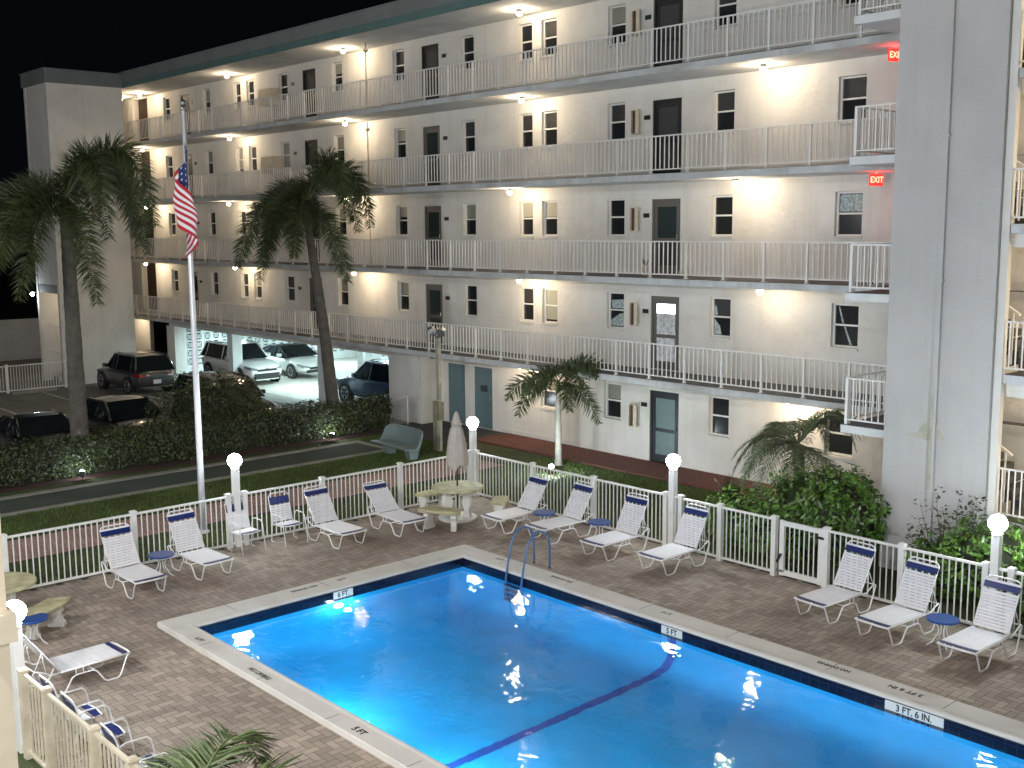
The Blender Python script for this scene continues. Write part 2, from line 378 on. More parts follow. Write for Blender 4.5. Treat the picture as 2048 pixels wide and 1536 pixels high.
# depth markers
def deck_mark(txt, x, y, rz, s=.13):
    toloc(text(txt, s, ink, 'depth_lettering', None, (x, y, .1035), (0, 0, rz), .95, .0015), pool)
    o = COL.objects[-1]
def wmark(txt, loc, rot, wdt):
    p = MB(); 
    if abs(rot[2]) < .1: p.box(loc[0]-wdt/2, loc[0]+wdt/2, PY1-.022, PY1-.010, -.085, .056); tl = (loc[0], PY1-.024, -.015)
    else: p.box(PX0+.010, PX0+.022, loc[1]-wdt/2, loc[1]+wdt/2, -.085, .056); tl = (PX0+.024, loc[1], -.015)
    toloc(p.build('marker_tile', tilewhite), pool)
    toloc(text(txt, .135, ink, 'depth_lettering', None, tl, rot, .9, .002), pool)
wmark('6 FT.', (0, 10.95), (R(90), 0, R(90)), .42); wmark('5 FT', (-11.4, 0), (R(90), 0, 0), .44); wmark('3 FT. 6 IN.', (-7.12, 0), (R(90), 0, 0), .86)
deck_mark('3 FT 6 IN', -7.45, 14.19, R(180), .14); deck_mark('NO DIVING', -8.62, 14.22, R(180), .11); deck_mark('5 FT', -11.85, 14.22, R(180), .12); deck_mark('NO DIVING', -14.4, 14.22, R(180), .11); deck_mark('6 FT', -16.15, 14.22, R(180), .11)
deck_mark('6 FT', -17.25, 11.2, R(-90), .11); deck_mark('NO DIVING', -17.25, 10.4, R(-90), .11)
deck_mark('5 FT', -11.69, 7.80, 0, .15); deck_mark('NO DIVING', -14.29, 7.80, 0, .12); deck_mark('6 FT', -16.2, 7.80, 0, .12)
# underwater lights set in the walls
uw = mat('underwater_lens', (.9, .95, 1), .3, emis=(.80, .97, 1), es=14)
def pool_light(x, y, z, nx, ny):
    p = MB(); p.M = Matrix.Translation((x, y, z)) @ Vector((nx, ny, 0)).to_track_quat('Z', 'Y').to_matrix().to_4x4()
    p.lathe([(.10, 0), (.10, .012), (.085, .022)], n=18); o = toloc(p.build('underwater_light', uw), pool)
    lamp('underwater_bulb', (x+nx*.3, y+ny*.3, z), P_POOL*(.15 if x < -16 else 1), (.72, .95, 1), .06).parent = None
    l = COL.objects[-1]
for q in ((PX0, 10.85, -.50, 1, 0), (-13.9, PY0, -.8, 0, 1), (-11.0, PY0, -.8, 0, 1), (-8.2, PY0, -.7, 0, 1), (-5.4, PY0, -.7, 0, 1), (PX1, 10.9, -.6, -1, 0)): pool_light(*q)
# ladder
ld = thing('pool_ladder', 'steel pool ladder with two blue looped handrails at the far pool corner', 'pool ladder', (-15.25, 14.1, 0))
for x in (-.22, .22):
    pts = [(x, .42, .10), (x, .42, .55), (x, .38, .74), (x, .28, .85), (x, .12, .90), (x, -.05, .84), (x, -.16, .68), (x, -.26, .3), (x, -.32, 0), (x, -.36, -.3), (x, -.36, -1.2), (x, -.30, -1.25)]
    MB().tube(pts, .021, 8).build('handrail', steelb, ld, True)
    MB().lathe([(.05, 0), (.05, .015), (.025, .03)], (x, .42, .10), 12).build('anchor_plate', chrome, ld)
for z in (-.28, -.56, -.84, -1.1): MB().box(-.21, .21, -.42, -.30, z-.015, z+.015).build('step', steelb, ld)

# ================================================================== BUILDING
bld = thing('apartment_building', 'white five-storey apartment block with open walkways and a flat dark roof edge', 'building')
YW = 23.80; XL, XR = -55.5, -6.0
def wall_grid(x0, x1, z0, z1, y, holes, depth=.20):
    xs = sorted({x0, x1, *[h[0] for h in holes], *[h[1] for h in holes]}); zs = sorted({z0, z1, *[h[2] for h in holes], *[h[3] for h in holes]})
    b = MB()
    for a, c in zip(xs[:-1], xs[1:]):
        for p, q in zip(zs[:-1], zs[1:]):
            mx, mz = (a+c)/2, (p+q)/2
            if any(h[0] < mx < h[1] and h[2] < mz < h[3] for h in holes): continue
            b.quad((a, y, p), (c, y, p), (c, y, q), (a, y, q))
    for h in holes:
        a, c, p, q = h; d = y+depth
        b.quad((a, y, p), (a, y, q), (a, d, q), (a, d, p)); b.quad((c, y, q), (c, y, p), (c, d, p), (c, d, q))
        b.quad((a, y, q), (c, y, q), (c, d, q), (a, d, q)); b.quad((a, y, p), (a, d, p), (c, d, p), (c, y, p))
    return b
WIN = dict(A=(-14.77, -14.14), B=(-18.44, -17.86), C=(-22.17, -21.60), p1=(-24.88, -24.32), p2=(-25.90, -25.38), e=(-28.66, -28.10), f=(-32.38, -31.81),
           g=(-36.20, -35.62), h=(-40.08, -39.46), i=(-42.62, -42.10), j=(-43.72, -43.22), k=(-46.50, -45.93), l=(-50.44, -49.88))
DOOR = dict(D=(-20.55, -19.53), E=(-30.80, -29.86), G=(-38.33, -37.38), H=(-48.70, -47.82))
def window(x0, x1, zf, y=YW, lit=0, seed=0):
    rr_ = random.Random(seed); z0, z1 = zf+1.10, zf+2.06; yb = y+.125
    F = MB(); t = .045
    F.box(x0-t, x0, yb-.03, yb+.05, z0-t, z1+t); F.box(x1, x1+t, yb-.03, yb+.05, z0-t, z1+t); F.box(x0, x1, yb-.03, yb+.05, z1, z1+t); F.box(x0, x1, yb-.03, yb+.05, z0-t, z0)
    zm = (z0+z1)/2+.01; F.box(x0, x1, yb-.022, yb+.03, zm-.022, zm+.022)
    fr = F.build('window', framem, bld)
    MB().box(x0, x1, yb+.012, yb+.02, z0, zm-.022).build('lower_pane', glassm if lit == 0 else blindm, fr)
    u = rr_.random()
    if u < .40: MB().box(x0, x1, yb+.006, yb+.016, zm+.022, z1).build('upper_pane', glassm, fr)
    else:
        MB().box(x0, x1, yb+.03, yb+.04, zm+.022, z1).build('upper_pane', glassm, fr)
        s = MB(); n = 14 if u > .62 else 1
        zb = zm+.03 if u > .5 else z0+.03
        if n > 1:
            nn = int((z1-zb)/.035)
            for q in range(nn): z = z1-.01-q*.035; s.box(x0+.01, x1-.01, yb+.006, yb+.022, z-.026, z)
        else: s.box(x0+.01, x1-.01, yb+.010, yb+.018, zb+.1*rr_.random(), z1-.005)
        s.build('blind', [blindm, screenm][u > .8], fr)
    MB().box(x0-t-.03, x1+t+.03, y-.04, y+.09, z0-t-.05, z0-t-.002).build('window_sill', stucco, bld)
curt = mat('curtain_lace', (.36, .42, .42), .8, .6, 14)
def curtain(n, fl, quads):
    x0, x1 = WIN[n]; z0 = FL[fl-1]+1.10; w_, h_ = x1-x0, .96; b = MB(); y = YW+.1305
    for q_ in quads: b.add([(x0+u*w_, y, z0+v_*h_) for u, v_ in q_], [tuple(range(len(q_)))])
    b.build('curtain', curt, bld)
def door(x0, x1, zf, style, y=YW, depth=.12):
    z1 = zf+2.06; yb = y+depth-.06
    fm, pm = dict(black=(d_black, screenm), taupe=(d_taupe, d_glass), teal=(d_teal, d_teal), dark=(d_dark, d_frost), lit=(d_taupe, litwin))[style]
    F = MB(); t = .07
    F.box(x0, x0+t, yb-.03, yb+.06, zf+.02, z1); F.box(x1-t, x1, yb-.03, yb+.06, zf+.02, z1); F.box(x0+t, x1-t, yb-.03, yb+.06, z1-t, z1)
    fr = F.build('door', fm, bld); a, c = x0+t+.004, x1-t-.004; s = .10
    G = MB(); G.box(a, a+s, yb-.01, yb+.03, zf+.03, z1-t-.004); G.box(c-s, c, yb-.01, yb+.03, zf+.03, z1-t-.004)
    zr = zf+.95
    for p, q in ((zf+.03, zf+.25), (zr-.05, zr+.05), (z1-t-.14, z1-t-.004)): G.box(a+s, c-s, yb-.01, yb+.03, p, q)
    if style == 'teal': G = MB().box(a, c, yb-.01, yb+.03, zf+.03, z1-t-.004)
    G.build('door_leaf', fm, fr)
    if style != 'teal':
        if style == 'lit': MB().box(a+s, c-s, yb+.004, yb+.014, zr+.63, z1-t-.14).build('lit_pane', litwin, fr); MB().box(a+s, c-s, yb+.004, yb+.014, zr+.05, zr+.629).build('etched_pane', etched, fr); pm = etched
        else: MB().box(a+s, c-s, yb+.004, yb+.014, zr+.05, z1-t-.14).build('glass_panel', pm, fr)
        MB().box(a+s, c-s, yb+.004, yb+.014, zf+.25, zr-.05).build('lower_panel', pm if style in ('dark', 'lit') else screenm, fr)
    MB().tube([(c-.05, yb-.05, zf+.98), (c-.05, yb-.05, zf+1.1)], .012, 6).build('handle', metal, fr)
    if style == 'lit':
        g = MB(); xm, zm = (a+c)/2, zr+.42
        for k in range(3): rad = .30-.085*k; g.tube([(xm+rad*.75*math.cos(t), yb-.002, zm+rad*math.sin(t)) for t in [2*math.pi*i/18 for i in range(18)]], .005, 4, closed=True)
        g.build('door_scrollwork', metal, fr)
    return fr
def plate(x, z, y=YW): MB().box(x-.105, x+.105, y-.02, y-.001, z-.06, z+.06).build('number_plate', platem, bld)
def ubox(x, zf, y=YW):
    o = MB(); zc = zf+1.52; w_, h_, d_ = .10, .33, .12
    o.box(x-w_, x+w_, y-.02, y-.001, zc-h_, zc+h_)
    o.box(x-w_, x-w_+.02, y-d_, y-.02, zc-h_, zc+h_); o.box(x+w_-.02, x+w_, y-d_, y-.02, zc-h_, zc+h_); o.box(x-w_+.02, x+w_-.02, y-d_, y-.02, zc+h_-.02, zc+h_); o.box(x-w_+.02, x+w_-.02, y-d_, y-.02, zc-h_, zc-h_+.02)
    u = o.build('utility_box', boxm, bld)
    MB().box(x-w_+.021, x+w_-.021, y-.06, y-.021, zc-h_+.021, zc+h_-.021).build('meter_panel', boxin, u)
    d = MB().box(x+w_, x+w_+.12, y-d_-.035, y-d_-.015, zc-h_, zc+h_); d.box(x+w_+.04, x+w_+.07, y-d_-.05, y-d_-.036, zc+.08, zc+.2); d.build('open_lid', boxm, u)
styles = {1: {}, 2: dict(D='lit', E='taupe', G='taupe', H='taupe'), 3: dict(D='taupe', E='taupe', G='taupe', H='taupe'), 4: dict(D='black', E='taupe', G='black', H='black'), 5: dict(D='black', E='black', G='black', H='black')}
for fl in range(2, 6):
    zf = FL[fl-1]; top = FL[fl]-.17 if fl < 5 else 12.95
    holes = [(a-.05, c+.05, zf+1.05, zf+2.11) for a, c in WIN.values()]+[(a, c, zf+.02, zf+2.06) for a, c in DOOR.values()]+[(-53.84, -52.2, zf+.05, top-.06)]
    wall_grid(XL, XR, zf, top, YW, holes).build('facade_wall', stucco, bld)
    for n, (a, c) in WIN.items(): window(a, c, zf, seed=fl*31+ord(n[0])*7+len(n)*3+(ord(n[-1])))
    for n, (a, c) in DOOR.items(): door(a, c, zf, styles[fl][n])
    for x in (-20.73, -29.56, -39.0, -47.5): plate(x, zf+1.62)
    ubox(-21.14, zf)
    # breezeway: passage behind the opening, its darkness put in as an added brown panel
    p = MB(); p.box(-54.0, -53.85, YW+.16, YW+6, zf, top); p.box(-52.19, -52.05, YW+.16, YW+6, zf, top); p.build('passage_wall', stucco, bld)
    MB().box(-54.2, -52, YW+.2, YW+6, zf-.12, zf-.02).build('passage_floor', deckcoat, bld)
    MB().box(-53.85, -52.19, YW+.3, YW+.34, zf, top).build('passage_shade_panel', mat('brown_shade', (.035, .02, .012), .8, .3, 4), bld)
curtain('C', 2, [[(.02, .03), (.98, .03), (.98, .44), (.62, .40), (.3, .30), (.02, .2)], [(.1, .56), (.98, .56), (.98, .84), (.05, .80)]])
curtain('B', 2, [[(.03, .02), (.45, .02), (.35, .25), (.03, .46)], [(.03, .56), (.22, .56), (.14, .8), (.03, .84)]])
curtain('A', 2, [[(.62, .02), (.72, .02), (.42, .47), (.36, .47)], [(.28, .55), (.36, .55), (.16, .97), (.10, .97)]])
curtain('A', 3, [[(.02, .56), (.98, .56), (.98, .98), (.02, .98)]])
for fl in (4, 5):
    MB().box(-41.0, -40.0, YW-.42, YW-.02, FL[fl-1]+.9, FL[fl-1]+1.55).build('wall_cabinet', beige, bld)
    
# back-of-wall mass so nothing is see-through (rooms are solid behind the facade), roof
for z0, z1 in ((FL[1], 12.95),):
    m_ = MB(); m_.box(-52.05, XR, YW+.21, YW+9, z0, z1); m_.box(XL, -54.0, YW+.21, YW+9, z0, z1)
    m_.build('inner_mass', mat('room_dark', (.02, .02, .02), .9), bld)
# ground floor wall right
GW = [(-24.98, -24.42, 'w'), (-22.27, -21.70, 'w'), (-18.42, -17.85, 'w'), (-14.85, -14.18, 'w')]
holes = [(a-.05, c+.05, 1.05, 2.11) for a, c, _ in GW]+[(-29.63, -28.72, .02, 2.06), (-28.25, -27.32, .02, 2.06), (-20.55, -19.50, .02, 2.06)]
wall_grid(-29.9, XR, -.03, 2.485, YW, holes).build('ground_wall', stucco, bld)
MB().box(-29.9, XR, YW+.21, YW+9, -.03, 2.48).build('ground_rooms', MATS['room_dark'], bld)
for i, (a, c, _) in enumerate(GW): window(a, c, 0, seed=5+i)
for a, c, s in ((-29.63, -28.72, 'teal'), (-28.25, -27.32, 'teal'), (-20.55, -19.50, 'dark')): door(a, c, 0, s)
v = MB(); 
for i in range(6): v.box(-27.95, -27.62, YW-.005+.04, YW+.055, 1.25+i*.035, 1.272+i*.035)
v.build('door_vent', d_dark, bld)
ubox(-21.14, -.25); plate(-20.75, 1.62)
MB().bar((-26.9, YW-.05, .16), (-22.9, YW-.05, .16), .03).build('wall_conduit', stucco, bld)
# ground handrail near the garage corner
hr = thing('handrail', 'short sloping white handrail by the garage corner wall', 'handrail', (-30.6, 22.3, 0))
h_ = MB(); h_.tube([(-.9, 0, .55), (.5, .2, 1.0)], .025, 8); h_.tube([(-.7, .03, 0), (-.7, .03, .61)], .02); h_.tube([(.4, .18, 0), (.4, .18, .96)], .02); h_.build('rail', railm, hr)
# garage front: beam, columns, end block
YG = 22.85
MB().box(-49.0, -29.9, YG, YG+.4, 2.22, 2.484).build('garage_beam', stucco, bld)
MB().box(-49.3, -48.5, YG, YG+.5, -.03, 2.218).build('garage_pier', stucco, bld)
MB().box(-31.75, -29.9, YG, YW+.16, -.03, 2.218).build('garage_end_wall', stucco, bld)
MB().box(-58.0, -53.9, YW+.3, YW+.5, -.03, 2.48).build('lobby_wall', stucco, bld); MB().box(-53.9, -49.3, YW+2.4, YW+2.5, -.03, 2.48).build('lobby_back', mat('lobby_dark', (.10, .075, .05), .8), bld)
for x, y in ((-43.5, YG+.02), (-36.4, YG+.02)): MB().box(x, x+.45, y, y+.45, -.03, 2.218).build('column', gwhite, bld)
for x, y in ((-37.75, 26.0), (-43.5, 29.5), (-37.75, 31.5)): MB().box(x, x+.5, y, y+.5, -.03, 2.30).build('column', gwhite, bld)
MB().box(-48.5, -31.9, YG+.4, 37, 2.30, 2.48).build('garage_ceiling', gwhite, bld)
for y in (25.5, 28.5, 31.5, 34.5): MB().box(-48.5, -31.9, y, y+.35, 2.08, 2.298).build('ceiling_beam', gwhite, bld)
MB().box(-31.9, -31.75, YG+.4, 37, -.03, 2.30).build('garage_side_wall', gwhite, bld)
MB().box(-48.5, -31.9, 37, 37.2, -.03, 2.30).build('garage_back_wall', gwhite, bld)
# breeze block screen wall, X = -48.5
bz = m_breeze(); b = MB(); blk = .40; X = -48.5
b.box(X-.2, X-.08, YG+.5, 37, -.03, 2.3); wz = b.build('screen_wall', bz, bld)
pat = MB(); dk = MB(); nb = 0
for i in range(30):
    y0 = 23.45+i*.44
    for j in range(5):
        z0 = .36+j*.385; s = .115; yc, zc = y0+.19, z0+.16
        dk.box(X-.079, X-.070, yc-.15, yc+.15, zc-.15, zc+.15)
        for t in (-1, 1):
            pat.bar((X-.055, yc-.13, zc-.13*t), (X-.055, yc+.13, zc+.13*t), .028, .03)
        pat.tube([(X-.05, yc+.085*math.cos(a), zc+.085*math.sin(a)) for a in [2*math.pi*k/10 for k in range(10)]], .018, 4, closed=True)
        for u in (-1, 1): pat.box(X-.078, X-.04, yc+u*.15-.012, yc+u*.15+.012, zc-.16, zc+.16)
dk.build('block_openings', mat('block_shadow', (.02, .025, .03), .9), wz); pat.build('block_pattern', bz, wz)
# walkway slabs
for fl in range(2, 6):
    z = FL[fl-1]
    s = MB().box(XL, -8.9, 22.15, YW-.001, z-.17, z-.012).build('walkway_slab', soffit, bld)
    MB().box(XL, -8.9, 22.17, YW-.002, z-.012, z).build('walkway_floor', deckcoat, s)
    MB().box(XL, -8.95, 22.12, 22.149, z-.165, z-.02).build('slab_edge', slabm, s)
# roof
rf = MB().box(XL, -5, 21.0, 34, 12.95, 13.2).build('roof', soffit, bld)
MB().box(XL+.5, -5, 20.93, 20.998, 12.98, 13.38).build('roof_fascia', fascia_u, rf)
MB().box(XL+.5, -5, 20.96, 20.999, 12.76, 12.978).build('lower_fascia', fascia_l, rf)
MB().box(-51, -5, 21.0, 21.12, 12.78, 12.949).build('fascia_return', soffit, rf)
MB().box(XL+.4, -4.9, 20.88, 21.05, 13.381, 13.42).build('roof_cap', fascia_u, rf)
# hanging bell fixtures on thin conduits along the walkway (rain chains)
for z in FL[2:]:
    c = MB(); c.tube([(-32.75, 22.9, z+.02), (-32.75, 22.9, z+2.33)], .018, 6); c.lathe([(.02, 0), (.07, .03), (.10, .09), (.09, .10)], (-32.75, 22.9, z+2.0), 12)
    c.build('drain_pipe', beige, bld, True)

for fl in (3,):
    cl = thing('planter', 'small pale potted plant on the third-floor walkway outside the glazed door', 'plant pot', (-20.35, 23.35, FL[2])); MB().lathe([(.09, 0), (.13, .2), (.14, .22), (.11, .22), (.10, .19)], n=14).build('pot', beige, cl)
    g9 = MB(); q9 = random.Random(2)
    for i in range(60):
        a = q9.uniform(0, 6.28); L9 = q9.uniform(.12, .3); c9, s9 = math.cos(a), math.sin(a); g9.add([(-s9*.012, c9*.012, .2), (s9*.012, -c9*.012, .2), (c9*L9*.5, s9*L9*.5, .2+L9)], [(0, 1, 2)])
    g9.build('foliage', leafh, cl)
    br = thing('broom', 'pale broom leaning on the wall right of the third-floor glazed door', 'broom', (-19.2, 23.55, FL[2])); MB().tube([(0, 0, .1), (.12, .2, 1.1)], .015).build('handle_stick', beige, br); MB().box(-.14, .14, -.03, .03, 0, .12).build('bristles', beige, br)
# ---- wing block at far left
wg = thing('stair_wing', 'plain white windowless stair block projecting at the far left end of the building', 'building wing', (-49.6, 19.3, 0))
def wb(name, m, *a): return toloc(MB().box(*a).build(name, m), wg)
wb('side_wall', stucco, -48.5, -48.3, 17.65, 20.9, -.03, 12.76); wb('back_wall', stucco, -50.95, -48.5, 20.7, 20.9, -.03, 12.76); wb('left_wall', stucco, -50.95, -50.75, 17.65, 20.7, -.03, 12.76)
wb('front_wall', stucco, -50.74, -48.501, 17.67, 17.87, 4.32, 12.76); wb('landing_slab', mat('slab_dark', (.16, .17, .16), .8), -50.74, -48.501, 17.68, 20.69, 3.95, 4.30)
wb('fascia', fascia_u, -51.02, -48.24, 17.58, 20.92, 12.74, 13.30); wb('roof_cap', fascia_u, -51.06, -48.2, 17.54, 20.87, 13.301, 13.33)
st = MB()
for i in range(8): st.box(-50.7, -49.7, 18.0+i*.27, 18.27+i*.27, .17*i, .17*(i+1))
toloc(st.build('stair', concrete), wg)
st = MB(); st.tube([(-50.55, 17.95, .05), (-50.55, 17.95, 2.5)], .03); st.tube([(-48.7, 17.95, 2.45), (-50.55, 17.95, 2.5)], .03); st.tube([(-49.6, 17.95, 0), (-49.6, 17.95, 2.45)], .025); st.tube([(-48.7, 17.95, 1.3), (-50.4, 17.95, 1.35)], .04)
toloc(st.build('stair_rail', railm), wg)
wl = thing('wall_lamp', 'small bright lamp on the outer left corner of the stair block', 'wall lamp', (-51.1, 17.5, 3.85))
MB().sphere((0, 0, 0), .08, 12, 8).build('lamp_bulb', lampc, wl, True); MB().box(-.03, .14, .02, .1, .07, .12).build('bracket', metal, wl)
lamp('wall_lamp_light', (-51.12, 17.35, 3.8), 12, COOL, .09); lamp('stair_light', (-49.6, 19.0, 3.7), 10, WARM, .1)

# ---- tower and landings on the right
tw = thing('elevator_tower', 'tall plain grey-white tower shaft with a painted downspout at right of the walkways', 'tower', (-9.9, 20.8, 0))
def tb(name, m, *a, **k): return toloc(MB().box(*a).build(name, m, **k), tw)
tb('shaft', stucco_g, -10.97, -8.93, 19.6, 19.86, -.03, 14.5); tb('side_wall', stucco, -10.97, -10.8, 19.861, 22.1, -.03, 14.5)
d_ = MB(); d_.box(-10.00, -9.90, 19.53, 19.599, .3, 14.4)
for z in (3.0, 5.6, 8.2, 10.8): d_.box(-10.02, -9.88, 19.525, 19.598, z, z+.04)
toloc(d_.build('downspout', stucco_g), tw)
b = MB()
b.add([(-10.6, 19.597, 2.66), (-10.2, 19.597, 2.63), (-10.02, 19.597, 2.60), (-10.02, 19.597, 3.05), (-10.16, 19.597, 2.95), (-10.28, 19.597, 2.75)], [(0, 1, 2, 3, 4, 5)])
b.add([(-9.89, 19.597, 2.62), (-9.72, 19.597, 2.65), (-9.80, 19.597, 2.80), (-9.89, 19.597, 2.88)], [(0, 1, 2, 3)])
b.box(-10.005, -9.955, 19.522, 19.529, 1.7, 3.5)
toloc(b.build('rust_stain', rust), tw)

def railing(name, label, cat, group, p0, p1, z, spacing=1.19, h=.95, nb=7, root=None, ends=(True, True)):
    p0 = Vector((*p0, 0)); p1 = Vector((*p1, 0)); d = p1-p0; Lg = d.length; d.normalize(); ang = math.atan2(d.y, d.x)
    t = root or thing(name, label, cat, (p0.x, p0.y, z), ang, group)
    n = max(1, round(Lg/spacing)); s = Lg/n
    MB().box(0, Lg, -.028, .028, h-.03, h).build('top_rail', railm, t)
    MB().box(0, Lg, -.018, .018, .085, .115).build('bottom_rail', railm, t)
    post = MB().box(-.026, .026, -.026, .026, -.02, h-.031); post.box(-.05, .05, -.05, .05, -.001, .012)
    pan = MB()
    for k in range(nb): x = s*(k+1)/(nb+1); pan.box(x-.011, x+.011, -.011, .011, .116, h-.031)
    P = post.build('post', railm, t); Q = pan.build('baluster_panel', railm, t)
    for i in range(1, n+1):
        if i < n or ends[1]: c = P.copy(); COL.objects.link(c); c.parent = t; c.location = (i*s-(.03 if i == n else 0), 0, 0)
        if i < n: c = Q.copy(); COL.objects.link(c); c.parent = t; c.location = (i*s, 0, 0)
    return t
ordn = {2: 'second', 3: 'third', 4: 'fourth', 5: 'fifth'}
for fl in range(2, 6):
    z = FL[fl-1]
    railing('walkway_railing', f'long white balcony railing along the {ordn[fl]}-floor walkway', 'railing', 'walkway railings', (-54.5, 22.22), (-10.98, 22.22), z)
    # landing bump left of tower
    l = thing('landing', f'small railed balcony landing beside the tower at the {ordn[fl]} floor', 'landing', (-11.5, 21, z), 0, 'landings beside the tower')
    toloc(MB().box(-12.05, -10.98, 19.82, 22.11, z-.17, z-.012).build('landing_slab', soffit), l).matrix_parent_inverse = Matrix.Translation((11.5, -21, -z))
    toloc(MB().box(-12.03, -10.98, 19.84, 22.11, z-.0119, z).build('landing_floor', deckcoat), l).matrix_parent_inverse = Matrix.Translation((11.5, -21, -z))
    hh = .95 if fl > 2 else .95
    for (xa, ya, xb, yb) in ((-11.97, 19.90, -10.99, 19.90), (-11.97, 19.98, -11.97, 22.15)):
        L_ = math.hypot(xb-xa, yb-ya); a_ = math.atan2(yb-ya, xb-xa); r_ = MB(); M_ = Matrix.Translation((xa+11.5, ya-21, 0)) @ Matrix.Rotation(a_, 4, 'Z')
        r_.M = M_; r_.box(-.03, L_, -.028, .028, hh-.03, hh); r_.box(0, L_, -.018, .018, .085, .115); n_ = int(L_/.13)
        for k in range(n_+1): r_.box(k*L_/max(n_, 1)-.011, k*L_/max(n_, 1)+.011, -.011, .011, .116, hh-.031)
        r_.box(-.03, .03, -.03, .03, 0, hh-.031); r_.build('landing_rail', railm, l)

# ---- stair bay right of tower
sb = thing('stairwell', 'open lit stairwell with beige walls and white rails right of the tower', 'stairwell', (-7.4, 21, 0))
def sbb(name, m, *a): return toloc(MB().box(*a).build(name, m), sb)
sbb('back_wall', stucco, -10.79, -5.6, 22.45, 22.6, -.03, 14.5); sbb('right_wall', stucco, -5.8, -5.6, 19.7, 22.44, -.03, 14.5)
sbb('corner_post', stucco, -8.92, -8.78, 19.68, 19.82, -.03, 14.5)
dt = mat('dark_tread', (.03, .035, .035), .6)
for n_, z in enumerate((1.33, 3.98, 6.64, 9.29, 11.95)):
    s_ = sbb('half_landing', slabm, -8.77, -5.81, 19.72, 20.85, z-.17, z-.01); toloc(MB().box(-8.76, -5.82, 19.73, 20.84, z-.0099, z).build('landing_floor', dt), sb)
    sbb('landing_beam', stucco, -8.77, -5.81, 19.86, 20.0, z-.42, z-.171)
    fr = MB(); fr.box(-8.77, -5.81, 19.75, 19.80, z+.92, z+.95); fr.box(-8.77, -5.81, 19.755, 19.795, z+.09, z+.12)
    for k in range(26): fr.box(-8.72+k*.115, -8.70+k*.115, 19.765, 19.787, z+.121, z+.92)
    toloc(fr.build('stair_railing', railm), sb)
    # flight descending away toward +Y and one rising
    f1 = MB(); hrl = MB()
    for i in range(8): f1.box(-9.0-i*.215, -8.78-i*.215, 20.86, 21.9, z+.166*i, z+.166*(i+1)-.03); f1.box(-9.0-i*.215, -8.98-i*.215, 20.861, 21.899, z+.166*(i-1), z+.166*i-.001)
    toloc(f1.build('stair_flight', dt), sb)
    hrl.bar((-9.0, 20.8, z+.98), (-10.76, 20.8, z+2.12), .05, .04)
    for i in range(7): x_ = -9.12-i*.25; hrl.box(x_-.014, x_+.014, 20.79, 20.81, z+.05+i*.166, z+1.02+i*.163)
    toloc(hrl.build('stair_handrail', railm), sb)
for z in (2.2, 4.9, 7.6, 10.2, 12.7): lamp('stairwell_light', (-7.0, 21.6, z), P_STAIR, (1, .80, .55), .08)

# ---- ceiling lights
def ceil_light(x, fl, label, y=22.95, on=1):
    z = (FL[fl] if fl < 5 else 13.12)-.17
    t = thing('ceiling_light', label, 'ceiling light', (x, y, z), 0, 'walkway ceiling lights')
    MB().lathe([(.075, 0), (.075, -.05), (.10, -.055), (.10, -.075)], n=14).build('lamp_collar', metal, t)
    MB().lathe([(.078, -.076), (.085, -.11), (.075, -.155), (.04, -.18), (.004, -.19)], n=14).build('lamp_glass', lampw, t, True)
    lamp('lamp_light', (x, y, z-.13), P_CEIL*on, WARM, .10)
CL = {5: (-24.97, -34.2, -42.7, -51.1, -53.2), 4: (-16.35, -24.9, -34.2, -42.7, -51.1, -53.1), 3: (-17.1, -25.45, -34.2, -43.0, -51.0), 2: (-16.3, -25.05, -33.9, -42.7, -51.4)}
on_ = ['rightmost', 'second from right', 'third from right', 'fourth from right', 'fifth from right', 'sixth from right']
for fl, xs in CL.items():
    for i, x in enumerate(xs): ceil_light(x, fl, f'{on_[i]} of the warm ceiling lights over the {ordn[fl]}-floor walkway', on=.55 if (fl == 2 and i == 0) else 1)
for i, x in enumerate((-25.2, -15.5)): ceil_light(x, 1, ('left' if i == 0 else 'right')+' warm ceiling light tucked under the slab above the ground-floor wall', y=23.1)
ceil_light(-54.6, 1, 'warm ceiling light in the ground-floor lobby by the stair block', y=23.1)
# exit signs
for x, z, fl in ((-12.95, 10.28, 'fourth'), (-13.3, 7.62, 'third')):
    t = thing('exit_sign', f'red lit exit sign hanging over the {fl}-floor walkway near the tower', 'exit sign', (x, 23.0, z), R(72))
    MB().box(-.19, .19, -.02, .02, -.13, .13).build('sign_body', mat('exit_body', (.35, .02, .02), .4, emis=(1, .03, .02), es=.5), t); MB().box(-.02, .02, -.015, .015, .13, .2).build('sign_stem', white, t)
    text('EXIT', .19, exitm, 'exit_lettering', t, (0, -.024, 0), (R(90), 0, 0), .95, .002)
    lamp('exit_glow', (x+.05, 22.85, z-.02), 3.0, (1, .05, .04), .1)
    tag(MB().box(x+.25, x+.42, YW-.06, YW-.001, z-.62, z-.45).build('alarm_horn', platem), f'small alarm box on the wall below the {fl}-floor exit sign', 'alarm box')

# ---- garage lamps
for i, (x, y) in enumerate(((-46.3, 24.9), (-40.2, 24.9), (-34.5, 24.9), (-46.0, 30.2), (-40.2, 30.2), (-34.5, 30.2))):
    t = thing('tube_light', ['front left', 'front middle', 'front right', 'rear left', 'rear middle', 'rear right'][i]+' cool tube light on the garage ceiling', 'tube light', (x, y, 2.28), 0, 'garage tube lights')
    MB().box(-.6, .6, -.07, .07, -.04, .015).build('housing', white, t); MB().tube([(-.57, 0, -.065), (.57, 0, -.065)], .018, 8).build('tube', tubel, t, True)
    lamp('tube_glow', (x, y, 2.12), P_GARAGE*2.2, CYAN, kind='AREA', size=(1.15, .12))
    lamp('tube_glow_up', (x, y, 2.10), P_GARAGE*.25, CYAN, .08)

